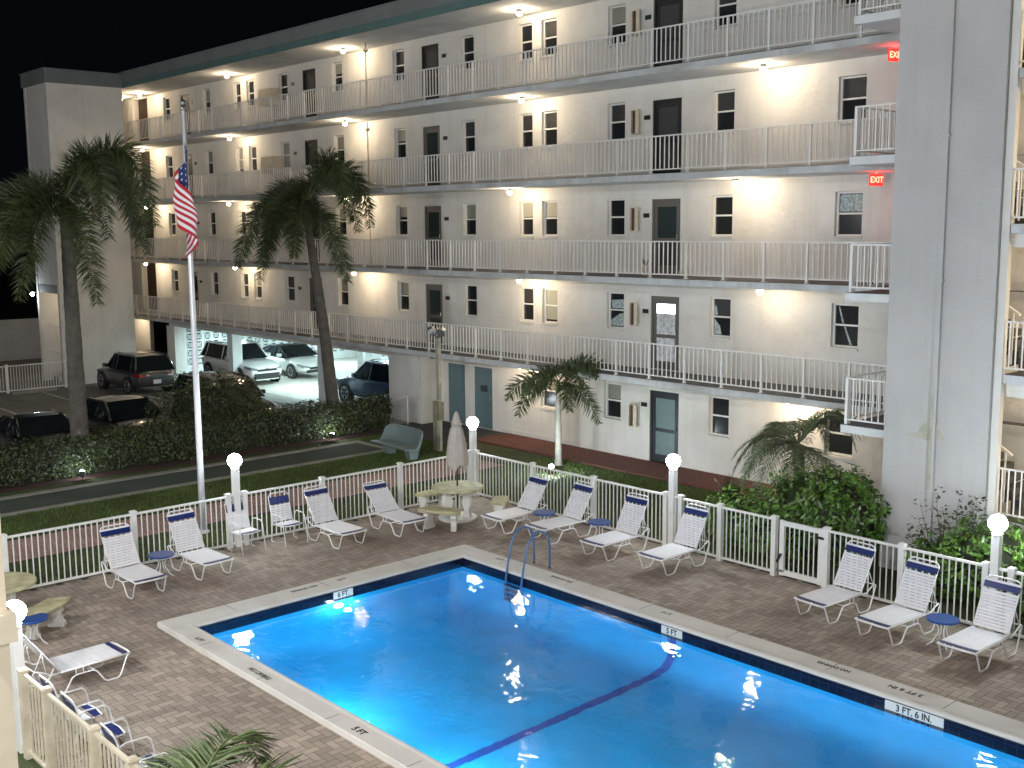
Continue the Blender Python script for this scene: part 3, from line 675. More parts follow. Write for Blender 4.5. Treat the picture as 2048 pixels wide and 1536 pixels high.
# ================================================================== POOL FENCE
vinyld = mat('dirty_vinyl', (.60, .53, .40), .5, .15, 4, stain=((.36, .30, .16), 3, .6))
def fence(name, label, p0, p1, bays, m=None, wide=(), nb=19, z=0, H=1.17, flip=None):
    m = m or vinyl; p0 = Vector((*p0, 0)); p1 = Vector((*p1, 0)); d = p1-p0; Lg = d.length; ang = math.atan2(d.y, d.x)
    t = thing(name, label, 'fence', (p0.x, p0.y, z), ang, 'pool fences')
    xs = [0]+list(bays) if isinstance(bays, (list, tuple)) else [Lg*i/bays for i in range(bays+1)]
    for i in range(len(xs)-1):
        a, c = xs[i]+.05, xs[i+1]-.05; s = MB(); s.box(a, c, -.022, .022, 1.085, 1.125); s.box(a, c, -.022, .022, .06, .10)
        n = max(2, round((c-a)/.112)); 
        for k in range(1, n): x = a+(c-a)*k/n; s.box(x-.0095, x+.0095, -.0095, .0095, .101, 1.084)
        s.build('fence_panel', m, t)
    for i, x in enumerate(xs):
        q = MB(); q.box(x-.05, x+.05, -.05, .05, -.02, H-.03); q.box(x-.062, x+.062, -.062, .062, H-.029, H-.004); q.box(x-.045, x+.045, -.045, .045, H-.0039, H+.008); q.build('post', m, t)
    return t
YF = 17.55; XF = -20.9
fence('pool_fence', 'white baluster pool fence beside the pink walk, left of the umbrella corner', (XF, 4.25), (XF, YF-.12), [2.1, 4.55, 6.60, 6.98, 8.9, 11.05, YF-.12-4.25])
fence('pool_fence', 'white baluster pool fence between the corner lamp and the gate', (XF+.12, YF), (-12.0, YF), [2.05, 4.02, 6.10, 6.50, 7.50, 8.78])
gt = thing('pool_gate', 'white pool gate with latch between two fence posts', 'gate', (-11.90, YF, 0))
g_ = MB(); g_.box(.03, .13, -.03, .03, .05, 1.12); g_.box(.87, .97, -.03, .03, .05, 1.12); g_.box(.13, .87, -.028, .028, 1.02, 1.11); g_.box(.13, .87, -.028, .028, .06, .16)
for k in range(1, 7): x = .13+.74*k/7; g_.box(x-.0095, x+.0095, -.0095, .0095, .161, 1.019)
g_.build('gate_leaf', vinyl, gt); MB().bar((.0, -.06, .30), (.1, -.07, .48), .03).build('gate_stop', blackp, gt); MB().box(.84, 1.0, -.06, -.031, .93, .97).build('latch', blackp, gt)
h_ = MB(); h_.box(-.02, .14, -.05, -.031, .12, .16); h_.build('hinge', metal, gt)
fence('pool_fence', 'white baluster pool fence right of the gate behind three loungers', (-10.87, YF), (-1.0, YF), [1.48, 2.96, 3.38, 5.2, 7.0, 8.9, 9.87])
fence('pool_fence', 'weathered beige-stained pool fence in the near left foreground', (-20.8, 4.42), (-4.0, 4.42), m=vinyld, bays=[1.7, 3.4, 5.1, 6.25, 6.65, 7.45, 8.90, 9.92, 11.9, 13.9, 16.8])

# globe lamp posts
def lamp_post(x, y, label):
    t = thing('lamp_post', label, 'lamp post', (x, y, 0), 0, 'globe lamp posts round the pool')
    MB().box(-.065, .065, -.065, .065, -.02, 1.64).build('post', vinyl, t)
    MB().lathe([(.07, 1.641), (.085, 1.66), (.085, 1.69), (.06, 1.71)], n=16).build('collar', white, t)
    MB().sphere((0, 0, 1.85), .148, 20, 14).build('globe', lampc, t, True)
    lamp('globe_light', (x, y, 1.85), P_GLOBE, COOL, .152)
lamp_post(XF, YF, 'white post with lit globe lamp at the far fence corner behind the umbrella')
lamp_post(XF, 11.04, 'white post with lit globe lamp beside the flagpole')
lamp_post(-14.5, YF, 'white post with lit globe lamp midway along the fence by the small palm')
lamp_post(-7.76, YF, 'white post with lit globe lamp in front of the bright green shrub at right')
lamp_post(-14.4, 4.44, 'white post with lit globe lamp in the near left foreground fence')

# ================================================================== FURNITURE
def straps(x0, x1, w, step, width, m, name, root, z=0, th=.012, xf=None):
    b = MB(); n = int((x1-x0)/step)
    for i in range(n):
        a = x0+i*step; sag = -.006
        ys = [-w/2, -w/4, 0, w/4, w/2]; zs = [0, sag*.8, sag, sag*.8, 0]
        for (ya, yb, za, zb) in zip(ys[:-1], ys[1:], zs[:-1], zs[1:]):
            P = [(a, ya, z+za), (a+width, ya, z+za), (a+width, yb, z+zb), (a, yb, z+zb)]; Q = [(p[0], p[1], p[2]-th) for p in P]
            if xf: P = [tuple(xf @ Vector(p)) for p in P]; Q = [tuple(xf @ Vector(p)) for p in Q]
            b.add(P+Q, [(0, 1, 2, 3), (7, 6, 5, 4), (0, 4, 5, 1), (2, 6, 7, 3), (1, 5, 6, 2), (3, 7, 4, 0)])
    return b.build(name, m, root, True if False else False)
def make_lounger(label, loc, heading, back=60):
    """local +x points to the foot end; origin at hinge ground point"""
    t = thing('chaise_lounge', label, 'lounge chair', loc, heading, 'white strap chaise lounges')
    w = .60; F = 1.05; zs = .36
    for s, nm in ((-1, 'side_frame'), (1, 'side_frame')):
        y = s*w/2; b = MB()
        b.tube([(F, y, zs-.01), (F-.05, y, zs-.05), (F-.16, y, .05), (F-.20, y, .02), (F-.36, y, .02), (F-.41, y, .05), (F-.52, y, .22), (F-.58, y, .25), (.22, y, .25), (.16, y, .22), (.06, y, .05), (.0, y, .02), (-.18, y, .02), (-.24, y, .05), (-.38, y, .38), (-.40, y, .43), (-.36, y, .46), (-.26, y, .42), (-.14, y, .345), (0, y, zs-.012)], .0135, 6)
        b.tube([(F, y, zs-.01), (0, y, zs-.012)], .0135, 6)
        for x in (.33, .22): b.tube([(x, y, .25), (x, y, zs-.02)], .009, 5)
        b.build(nm, tubew, t, True)
    MB().tube([(F, -w/2, zs-.01), (F+.02, -w/4, zs-.008), (F+.02, w/4, zs-.008), (F, w/2, zs-.01)], .016, 6).build('cross_bar', tubew, t, True); MB().tube([(F-.56, -w/2, .25), (F-.56, w/2, .25)], .011, 5).build('cross_bar', tubew, t, True); MB().tube([(-.36, -w/2, .45), (-.36, w/2, .45)], .011, 5).build('cross_bar', tubew, t, True)
    straps(.02, F-.11, w-.01, .0535, .050, strapw, 'seat_straps', t, z=zs+.012)
    straps(F-.105, F-.04, w-.01, .062, .060, strapb, 'foot_strap', t, z=zs+.012)
    a = R(back); X = Matrix.Translation((0, 0, zs)) @ Matrix.Rotation(a, 4, 'Y'); X = Matrix.Translation((0, 0, zs)) @ Matrix(((-math.cos(a), 0, math.sin(a), 0), (0, 1, 0, 0), (math.sin(a), 0, math.cos(a), 0), (0, 0, 0, 1)))
    Lb = .86; wb_ = .56; b = MB(); b.M = X
    b.tube([(0, -wb_/2, 0), (.10, -wb_/2, 0), (Lb-.07, -wb_/2, 0), (Lb-.02, -wb_/2+.03, 0), (Lb, -wb_/2+.09, 0), (Lb, wb_/2-.09, 0), (Lb-.02, wb_/2-.03, 0), (Lb-.07, wb_/2, 0), (.10, wb_/2, 0), (0, wb_/2, 0)], .0135, 6)
    for y in (-.12, 0, .12): b.tube([(.02, y, -.016), (Lb-.005, y, -.016)], .004, 4)
    b.build('back_frame', tubew, t, True)
    straps(.03, Lb-.19, wb_+.02, .051, .043, strapw, 'back_straps', t, z=.012, xf=X)
    straps(Lb-.195, Lb-.09, wb_+.02, .051, .050, strapb, 'head_straps', t, z=.014, xf=X); straps(Lb-.092, Lb-.05, wb_+.02, .04, .036, strapw, 'top_strap', t, z=.012, xf=X)
    mid = X @ Vector((.42, 0, -.01))
    for s in (-1, 1):
        for e_ in ((-.36, s*(w/2-.03), .45), (-.2, s*(w/2-.03), .38)): MB().tube([(mid.x, s*wb_/2, mid.z), e_], .008, 5).build('back_strut', tubew, t, True)
    return t
fence_l = 'white strap lounger, '
LG = [(-19.98, 8.22, 1.5, 58, fence_l+'leftmost of the row along the left fence'),
      (-20.13, 9.62, 3, 60, fence_l+'right of the small table under the flagpole'),
      (-20.08, 12.72, 1, 58, fence_l+'right of the two armchairs by the left fence'),
      (-19.92, 14.25, -2, 42, fence_l+'reclined low beside the curved concrete bench'),
      (-17.94, 16.58, -91, 56, fence_l+'under the corner globe lamp, leftmost by the far fence'),
      (-16.67, 16.76, -93, 60, fence_l+'between the two round blue tables by the far fence'),
      (-15.07, 16.74, -90, 62, fence_l+'left of the middle globe lamp, right of a blue table'),
      (-13.63, 16.88, -91, 62, fence_l+'right of the middle globe lamp by the far fence'),
      (-10.01, 16.85, -95, 62, fence_l+'just right of the pool gate'),
      (-8.77, 16.71, -95, 63, fence_l+'left of the round blue table at the right'),
      (-7.40, 16.68, -92, 64, fence_l+'at the right edge beside the bright globe lamp')]
for x, y, a, bk, lb in LG: make_lounger(lb, (x, y, 0), R(a), bk)
make_lounger('white strap lounge chair with its flat seat toward the pool in the near left corner', (-16.05, 5.42, 0), R(93), 55)

def make_chair(label, loc, heading):
    t = thing('patio_chair', label, 'patio chair', loc, heading, 'white strap armchairs'); w = .54
    for s in (-1, 1):
        y = s*w/2; b = MB()
        b.tube([(.42, y, .0), (.34, y, .45), (.31, y, .58), (.26, y, .63), (.0, y, .63), (-.06, y, .60), (-.10, y, .5), (-.16, y, .02), (-.02, y, .015)], .012, 6)
        b.build('arm_frame', tubew, t, True)
    b = MB(); b.tube([(.30, -w/2+.03, .41), (.33, 0, .405), (.30, w/2-.03, .41)], .012, 6)
    for s in (-1, 1): b.tube([(.30, s*(w/2-.03), .41), (-.12, s*(w/2-.03), .38)], .012, 6); b.tube([(-.12, s*(w/2-.03), .38), (-.10, s*(w/2), .40)], .01)
    b.build('seat_frame', tubew, t, True)
    straps(-.10, .21, w-.05, .052, .048, strapw, 'seat_straps', t, z=.415); straps(.21, .32, w-.05, .054, .051, strapb, 'seat_front_straps', t, z=.415)
    a = R(74); X = Matrix.Translation((-.13, 0, .38)) @ Matrix(((-math.cos(a), 0, math.sin(a), 0), (0, 1, 0, 0), (math.sin(a), 0, math.cos(a), 0), (0, 0, 0, 1)))
    wb_ = w-.06; Lb = .66; b = MB(); b.M = X
    b.tube([(0, -wb_/2, 0), (Lb-.06, -wb_/2, 0), (Lb, -wb_/2+.08, 0), (Lb, wb_/2-.08, 0), (Lb-.06, wb_/2, 0), (0, wb_/2, 0)], .0125, 6); b.build('back_frame', tubew, t, True)
    straps(.05, Lb-.23, wb_, .051, .044, strapw, 'back_straps', t, z=.012, xf=X); straps(Lb-.24, Lb-.08, wb_, .052, .051, strapb, 'head_straps', t, z=.012, xf=X)
    return t
make_chair('white strap armchair with navy bands, left of the pair by the left fence', (-20.62, 11.02, 0), R(2))
make_chair('white strap armchair with navy bands, right of the pair by the left fence', (-20.55, 12.02-.02, 0), R(0))
for x, a, lb in ((-14.05, 92, 'white strap armchair backed to the foreground fence, farthest of the three'), (-13.32, 90, 'white strap armchair backed to the foreground fence, middle of the three'), (-12.1, 88, 'white strap armchair backed to the foreground fence, nearest of the three')):
    make_chair(lb, (x, 4.95, 0), R(a))
def side_table(x, y, label):
    t = thing('side_table', label, 'side table', (x, y, 0), 0, 'small round pool tables')
    MB().lathe([(.23, .415), (.25, .42), (.252, .44), (.24, .452), (.02, .455)], n=24).build('table_top', tblue, t)
    for k in range(4):
        a = R(45+90*k); c, s = math.cos(a), math.sin(a)
        MB().tube([(c*.2, s*.2, .41), (c*.10, s*.10, .36), (c*.06, s*.06, .28), (c*.07, s*.07, .2), (c*.16, s*.16, .06), (c*.24, s*.24, .01)], .011, 6).build('leg', tubew, t, True)
side_table(-20.05, 8.95, 'small round blue table between the two leftmost loungers by the left fence'); side_table(-17.25, 16.5, 'small round blue table left of the middle lounger by the far fence'); side_table(-15.87, 16.8, 'small round blue table beside the middle lounger nearer the middle lamp')
side_table(-8.06, 16.45, 'small round blue table between the two rightmost loungers'); side_table(-18.1, 5.85, 'small round blue table behind the near left globe lamp')
# concrete tables, benches
def ctable(x, y, label):
    t = thing('concrete_table', label, 'table', (x, y, 0), 0, 'round concrete tables')
    MB().lathe([(.50, .70), (.57, .705), (.60, .72), (.60, .755), (.585, .77), (.01, .77)], n=36).build('table_top', mossc, t)
    for k in range(3):
        M_ = Matrix.Rotation(R(20+120*k), 4, 'Z') @ Matrix.Translation((.26, 0, 0)); b = MB(); b.M = M_
        prof = [(.11, 0), (.11, .09), (.075, .13), (.06, .25), (.10, .36), (.11, .46), (.07, .55), (.10, .64), (.14, .70)]
        vs = []; fs = []
        for (h, z) in prof: vs += [(-h, -.055, z), (h, -.055, z), (h, .055, z), (-h, .055, z)]
        for i in range(len(prof)-1):
            for j in range(4): fs.append((i*4+j, i*4+(j+1) % 4, i*4+4+(j+1) % 4, i*4+4+j))
        b.add(vs, fs); b.build('table_leg', whc, t)
    MB().lathe([(.44, 0), (.45, .05), (.40, .07), (.01, .07)], n=28).build('base_disc', whc, t)
    return t
def cbench(cx, cy, ang, label, rad=1.0, span=52):
    t = thing('concrete_bench', label, 'bench', (cx, cy, 0), R(ang), 'curved concrete benches')
    n = 12; vs = []; fs = []
    for i in range(n+1):
        a = R(-span/2+span*i/n); c, s = math.cos(a), math.sin(a)
        for r_, z in ((rad-.19, .40), (rad+.19, .40), (rad+.20, .43), (rad+.18, .46), (rad-.18, .46), (rad-.20, .43)): vs.append((c*r_, s*r_, z))
    for i in range(n):
        for j in range(6): fs.append((i*6+j, i*6+(j+1) % 6, i*6+6+(j+1) % 6, i*6+6+j))
    fs += [(5, 4, 3, 2, 1, 0), tuple(n*6+j for j in range(6))]
    MB().add(vs, fs).build('bench_seat', mossc, t)
    for s in (-1, 1):
        a = s*span*.34; b = MB(); b.M = Matrix.Rotation(R(a), 4, 'Z') @ Matrix.Translation((rad, 0, 0)); prof = [(.14, 0), (.14, .07), (.09, .11), (.07, .2), (.12, .29), (.10, .34), (.15, .40)]
        vs = []; fs = []
        for (h, z) in prof: vs += [(-h, -.06, z), (h, -.06, z), (h, .06, z), (-h, .06, z)]
        for i in range(len(prof)-1):
            for j in range(4): fs.append((i*4+j, i*4+(j+1) % 4, i*4+4+(j+1) % 4, i*4+4+j))
        b.add(vs, fs); b.build('bench_leg', whc, t)
TX, TY = -19.45, 15.85
ctable(TX, TY, 'round mossy concrete table holding the closed umbrella at the far corner')
cbench(TX, TY, -62, 'curved concrete bench in front of the umbrella table'); cbench(TX, TY, 45, 'curved concrete bench to the right of the umbrella table', span=40); cbench(TX, TY, 178, 'curved concrete bench behind the umbrella table by the left fence', span=45)
ctable(-19.35, 5.75, 'round mossy concrete table at the left edge by the left fence'); cbench(-19.35, 5.75, 55-25, 'curved concrete bench beside the table at the left edge', rad=.95)
um = thing('patio_umbrella', 'closed dusty pink patio umbrella standing in the concrete table', 'umbrella', (TX, TY, .10))
MB().tube([(0, 0, 0), (0, 0, 2.36)], .02, 8).build('pole', polem, um, True)
b = MB(); n = 24; prof = [(.17, 1.10), (.21, 1.22), (.20, 1.45), (.165, 1.75), (.12, 2.0), (.085, 2.10), (.12, 2.08), (.105, 2.15), (.045, 2.37), (.012, 2.40)]
vs = []; fs = []
for i, (r_, z) in enumerate(prof):
    for j in range(n):
        a = 2*math.pi*j/n; k_ = 1+(.22*math.cos(a*8)+.08*math.sin(a*3+i*.3))*(1 if i < 5 else .35); zz = z+(.07*math.cos(a*4+1) if i == 0 else 0)
        vs.append((r_*k_*math.cos(a), r_*k_*math.sin(a), zz))
for i in range(len(prof)-1):
    for j in range(n): fs.append((i*n+j, i*n+(j+1) % n, (i+1)*n+(j+1) % n, (i+1)*n+j))
b.add(vs, fs); b.build('canopy', canvas, um, True)

# teal bench on the lawn
bn = thing('garden_bench', 'pale teal moulded bench with curved back on the lawn', 'bench', (-26.1, 19.15, 0), R(-4)); bn.scale = (1.18, 1, .84)
# local: x = length, -y = front (toward viewer side)
L_ = 1.7; nseg = 14; vs = []; fs = []
prof = [(-.42, .40), (-.42, .46), (-.10, .44), (.12, .47), (.20, .60), (.30, 1.0), (.36, 1.0), (.30, .62), (.22, .40), (.0, .38)]
for i in range(nseg+1):
    u = i/nseg*2-1; cut = max(0, abs(u)-.80)/.2; bow = -.22*abs(u)**3
    for (y, z) in prof:
        zz = z-(cut**2*.12 if z > .9 else 0); vs.append((u*L_/2, y+bow*(1 if y > .1 else .15), zz))
k_ = len(prof)
for i in range(nseg):
    for j in range(k_): fs.append((i*k_+j, i*k_+(j+1) % k_, (i+1)*k_+(j+1) % k_, (i+1)*k_+j))
fs += [tuple(range(k_))[::-1], tuple(nseg*k_+j for j in range(k_))]
MB().add(vs, fs).build('bench_seat', benchm, bn, False, bevel=.02)
for s in (-1, 1):
    b = MB(); b.add([(s*.5-.11, -.2, .38), (s*.5+.11, -.2, .38), (s*.5+.11, .2, .38), (s*.5-.11, .2, .38), (s*.5-.09, -.12, 0), (s*.5+.09, -.12, 0), (s*.5+.09, .12, 0), (s*.5-.09, .12, 0)], [(0, 1, 5, 4), (1, 2, 6, 5), (2, 3, 7, 6), (3, 0, 4, 7), (4, 5, 6, 7)]); b.build('bench_leg', benchm, bn)

# ================================================================== FLAGPOLE
fp = thing('flagpole', 'tall silver flagpole standing behind the left pool fence', 'flagpole', (-22.44, 11.02, 0))
MB().tube([(0, 0, 0), (0, 0, 3), (0, 0, 6), (0, 0, 9.15)], [.075, .068, .055, .04], 14).build('pole', alu, fp, True)
MB().lathe([(.14, 0), (.14, .03), (.09, .06)], n=16).build('base_collar', alu, fp); b = MB(); b.box(-.03, .03, -.06, .03, 9.12, 9.22); b.sphere((0, 0, 9.28), .06, 12, 8); b.build('pole_cap', metal, fp, True)
MB().box(.07, .12, -.02, .02, 1.7, 1.85).build('cleat', white, fp); MB().tube([(.085, -.03, 1.75), (.06, -.02, 9.1)], .005, 4).build('halyard', white, fp)
fred = mat('flag_red', (.42, .012, .025), .8); fwh = mat('flag_white', (.72, .70, .72), .8); fblu = mat('flag_blue', (.012, .02, .10), .8)
nu, nv = 60, 39; vs = []; fs = []; mi = []
fr_, fu_ = Vector((.67, .742, 0)), Vector((-.74, .67, 0))
for i in range(nu+1):
    u = i/nu
    for j in range(nv+1):
        v_ = j/nv; z = 8.50-1.30*v_*(1-.15*u)-1.55*u**1.05*(1-.1*v_)
        sp = (.08+.24*math.sin(min(1, u*1.1+.1*v_)*math.pi)); lat = math.sin(u*9.5+v_*1.2)*sp+.03*math.sin(v_*9+u*14)+.05
        dep = -.12+.12*math.cos(u*13+v_*2.5)*min(1, u*4)
        lat *= min(1, u*2.2)
        p_ = fr_*lat+fu_*(dep*min(1, u*5)-.05); vs.append((p_.x, p_.y, z))
for i in range(nu):
    for j in range(nv):
        a = i*(nv+1)+j; fs.append((a, a+1, a+nv+2, a+nv+1)); st_ = j//3
        if i < nu*.4 and st_ < 7: mi.append(1 if (i % 4 == 1 and j % 4 == 1) else 2)
        else: mi.append(0 if st_ % 2 == 0 else 1)
b = MB(); b.v = vs; b.f = fs; b.m = mi; fo = b.build('flag', [fred, fwh, fblu], fp, True)

# flood light pole
pl = thing('floodlight_pole', 'grey wooden post with unlit twin floodlights and a small wooden box', 'light pole', (-25.9, 20.45, 0))
b = MB(); b.box(-.07, .07, -.05, .05, 0, 3.4); b.build('pole', mat('weathered_post', (.36, .33, .26), .9, .25, 4), pl); MB().box(-.22, -.09, -.07, .06, 0, 1.5).build('lower_post', mat('weathered_board', (.22, .20, .13), .9, .3, 4), pl)
MB().box(-.16, .16, -.12, .055, .95, 1.5).build('control_box', MATS['weathered_board'], pl)
for s in (-1, 1):
    q = MB(); q.M = Matrix.Translation((s*.22, -.05, 3.62)) @ Matrix.Rotation(R(35*s), 4, 'Z') @ Matrix.Rotation(R(-60), 4, 'X'); q.lathe([(.07, .12), (.14, .05), (.15, -.08), (.13, -.09)], n=14); q.build('floodlight', metal, pl)
MB().tube([(-.25, 0, 3.5), (0, 0, 3.42), (.25, 0, 3.5)], .025).build('bracket', metal, pl)

# ================================================================== PALMS AND PLANTS
def frond(b, base, direction, length, droop, lw, ll, npair, plumose=1, rise=.5, seed=0, side=False):
    """adds leaflets + rachis of one frond to b. direction: azimuth"""
    q = random.Random(seed); c, s = math.cos(direction), math.sin(direction); pts = []; n = 14
    for i in range(n+1):
        t = i/n; r_ = length*(t-.20*droop*t*t); z = length*(rise*t-droop*t**2.1); pts.append(Vector((base[0]+c*r_, base[1]+s*r_, base[2]+z)))
    b.tube(pts, [.022*(1-.85*i/n)*max(.5, length/2.2) for i in range(n+1)], 4)
    up0 = Vector((0, 0, 1))
    for k in range(npair):
        t = .13+.87*k/npair; i = min(n-1, int(t*n)); ft = t*n-i; p = pts[i].lerp(pts[i+1], ft); tg = (pts[i+1]-pts[i]).normalized()
        sd = tg.cross(up0).normalized(); up = sd.cross(tg).normalized(); L = ll*(.55+.6*math.sin(math.pi*min(1, t*.9+.08)))*q.uniform(.8, 1.15)
        if t > .9: L *= .7
        for m_ in range(2*plumose):
            if plumose > 1: ph = q.uniform(0, 2*math.pi)
            else: ph = (0.25 if m_ == 0 else math.pi-.25)+q.uniform(-.2, .2)
            o = sd*math.cos(ph)+up*math.sin(ph); dv = (o*(1.0 if plumose > 1 else .82)+tg*(.50 if plumose > 1 else .62)+Vector((0, 0, -.12-.2*q.random()))).normalized()
            tip = p+dv*L+Vector((0, 0, -.10*L)); wv = dv.cross(tg).normalized() if q.random() < .5 else tg
            wv = (tg*.7+up*q.uniform(-.6, .6)).normalized()*lw/2; mid = p+dv*L*.45+Vector((0, 0, .02*L))
            b.add([p-wv*.4, p+wv*.4, mid+wv, tip, mid-wv], [(0, 1, 2, 4), (4, 2, 3)])
def palm(name, label, cat, x, y, trunk, r0, r1, crown_z, nf, flen, droop, plum, npair, ll, lw, m, lean=(0, 0), seed=1, shaft=0, grp='palm trees on the grounds', rise=(.25, 1.0), ry_=False):
    t = thing(name, label, cat, (x, y, 0), 0, grp); q = random.Random(seed); b = MB(); k = 14
    k = 44
    P = [(lean[0]*(i/k)**1.4, lean[1]*(i/k)**1.4, trunk*i/k) for i in range(k+1)]
    rs = [(r0+(r1-r0)*(i/k))*(1+.035*(i % 2)+.02*math.sin(i*.9))*(1+.4*math.exp(-i/1.6)) for i in range(k+1)]
    b.tube(P, rs, 12); b.build('trunk', trunkm if (r0 > .2 or ry_) else trunk_lit, t, r0 < .2)
    if shaft: MB().tube([P[-1], (P[-1][0], P[-1][1], trunk+shaft*.5), (P[-1][0], P[-1][1], trunk+shaft)], [r1*1.25, r1*1.1, r1*.5], 10).build('crownshaft', crownm, t, True)
    b = MB(); base = (P[-1][0], P[-1][1], trunk+shaft*.85)
    for i in range(nf):
        az = i*2.39996+q.uniform(-.3, .3); rs_ = rise[0]+(rise[1]-rise[0])*((i*.618) % 1); frond(b, base, az, flen*q.uniform(.88, 1.1), droop*(.6+.62*max(0, rs_))*q.uniform(.85, 1.15), lw, ll, npair, plum, rs_, seed*100+i)
    b.build('crown', m, t); return t
palm('palm_tree', 'tall bushy foxtail palm by the hedge at left in front of the stair block', 'palm tree', -30.5, 11.46, 7.0, .25, .16, 8, 12, 3.4, 1.12, 5, 80, .58, .032, frondm, (-.25, .1), 3, .6, rise=(-.15, 1.75))
palm('palm_tree', 'tall foxtail palm leaning over the hedge right of the flag', 'palm tree', -30.75, 19.9, 7.0, .23, .12, 8, 11, 3.2, 1.15, 5, 78, .54, .032, frondm, (-.75, -.35), 8, .6, rise=(-.1, 1.7))
palm('palm_tree', 'small slender palm with stiff arching leaves before the ground-floor wall', 'palm tree', -22.0, 21.6, 2.1, .10, .07, 3, 9, 1.65, .95, 3, 44, .36, .034, frondm, (0, 0), 5, .3, rise=(.1, 1.3))
palm('pygmy_date_palm', 'feathery pygmy date palm beside the tower shrub', 'palm tree', -13.6, 20.9, 1.8, .10, .13, 3, 34, 1.75, .95, 1, 60, .30, .020, frondd, (-.15, 0), 13, .05, rise=(-.05, 1.55), ry_=True)
palm('palm_tree', 'dark foxtail palm at the left edge with only its drooping leaves in view', 'palm tree', -31.3, 6.9, 6.6, .24, .15, 8, 14, 3.6, 1.15, 4, 75, .52, .034, frondm, (.2, .2), 11, .6, rise=(-.1, 1.7))
palm('palm_tree', 'feathery green palm top in the bottom left foreground', 'palm tree', -7.85, 3.5, 1.68, .12, .10, 3, 11, 1.75, .80, 1, 74, .36, .026, frondm, (0, 0), 21, .15, rise=(.3, 1.5), grp='palm trees on the grounds')

def leaves(b, pts, size, q, asp=.55, up=.35):
    for (x, y, z, nx, ny, nz) in pts:
        n = Vector((nx+q.uniform(-.9, .9), ny+q.uniform(-.9, .9), nz+up+q.uniform(-.7, .7))).normalized(); a = n.orthogonal().normalized()
        a = (Matrix.Rotation(q.uniform(0, 6.28), 3, n) @ a); c = n.cross(a); s = size*q.uniform(.6, 1.25); p = Vector((x, y, z))
        l, w_ = a*s*.5, c*s*asp*.5; k = n*s*.08
        b.add([p-l, p-w_*1.0-l*.1-k, p+l, p+w_-l*.1-k], [(0, 1, 2), (0, 2, 3)])
def box_hedge(x0, x1, y0, y1, z1, n, q, wob=.12):
    out = []
    for _ in range(n):
        u = q.random(); y = q.uniform(y0, y1); nn = .5+.5*math.sin(y*2.1)*math.sin(y*.83+1); H = z1-wob*.8*nn+q.uniform(-wob, wob)*.6; w0 = x0-wob*math.sin(y*1.7)*.5; w1 = x1+wob*math.sin(y*1.3+2)*.5
        if u < .38: out.append((q.uniform(w0, w1), y, H-abs(q.gauss(0, .07)), 0, 0, 1))
        elif u < .80: z = q.uniform(.05, H); out.append((w1-abs(q.gauss(0, .08)), y, z, 1, 0, 0))
        elif u < .88: out.append((w0+abs(q.gauss(0, .06)), y, q.uniform(.05, H), -1, 0, 0))
        else: s_ = q.random() < .5; out.append((q.uniform(w0, w1), (y0 if s_ else y1)+q.gauss(0, .05), q.uniform(.05, H), 0, -1 if s_ else 1, 0))
    return out
core = mat('hedge_twigs', (.018, .022, .010), .95)
q = random.Random(5); t = thing('hedge', 'long clipped dark green hedge between the parked cars and the lawn', 'hedge', (-30.6, 14, 0))
b = MB(); leaves(b, box_hedge(-31.05, -29.95, 3.0, 21.6, 1.12, 17000, q), .105, q); b.M = None; toloc(b.build('foliage', leafh), t); toloc(MB().box(-30.9, -30.15, 3.1, 21.5, -.02, .92).build('twigs', core), t)
def blob_pts(cx, cy, cz, rx_, ry_, rz_, n, q, lump=.18, zmin=.03):
    out = []
    while len(out) < n:
        v = Vector((q.gauss(0, 1), q.gauss(0, 1), q.gauss(0, 1))).normalized(); az = math.atan2(v.y, v.x)
        k = 1+lump*math.sin(az*3+v.z*4)+lump*.7*math.sin(az*7+v.z*6+2)-abs(q.gauss(0, .10)); z = cz+v.z*rz_*k
        if z > zmin: out.append((cx+v.x*rx_*k, cy+v.y*ry_*k, z, v.x, v.y, v.z))
    return out
def shrub(label, parts, n, size, m, name='shrub', asp=.55, core_k=.72, grp=None, seed=3, cat='shrub'):
    q = random.Random(seed); c = parts[0]; t = thing(name, label, cat, (c[0], c[1], 0), 0, grp); b = MB(); tot = sum(p[3]*p[5] for p in parts)
    for p in parts: leaves(b, blob_pts(*p, int(n*p[3]*p[5]/tot), q), size, q, asp)
    toloc(b.build('foliage', m), t); b = MB()
    for p in parts: b.v += []; b.add(*ell(p[0], p[1], p[2], p[3]*core_k, p[4]*core_k, p[5]*core_k))
    toloc(b.build('twigs', core), t); return t
def ell(cx, cy, cz, a, b_, c, n=14, m=8):
    vs = []; fs = []
    for i in range(m+1):
        th = math.pi*i/m
        for j in range(n): ph = 2*math.pi*j/n; vs.append((cx+a*math.sin(th)*math.cos(ph), cy+b_*math.sin(th)*math.sin(ph), max(-.02, cz-c*math.cos(th))))
    for i in range(m):
        for j in range(n): fs.append((i*n+j, i*n+(j+1) % n, (i+1)*n+(j+1) % n, (i+1)*n+j))
    return vs, fs
shrub('large glossy broad-leaved shrub mass between the gate and the tower', [(-12.3, 19.6, .7, 1.2, .9, .95), (-11.5, 19.2, .85, .75, .8, 1.0), (-13.9, 19.4, .35, .9, .9, .65), (-13.0, 18.7, .45, 1.2, .7, .55)], 9500, .15, leafb, seed=4)
shrub('bright green shrub behind the right-hand globe lamp', [(-8.3, 18.7, .8, .9, .75, .75), (-6.9, 18.6, .85, 1.0, .8, .8), (-9.2, 18.7, .55, .6, .6, .55)], 5500, .13, leafb, seed=9)
shrub('tall round bush with drooping leaves rising above the hedge beside the flagpole', [(-31.9, 15.9, 1.0, 1.0, 1.5, 1.15), (-31.9, 17.0, .9, .9, .9, .95)], 6000, .20, leafh, asp=.25, seed=6)
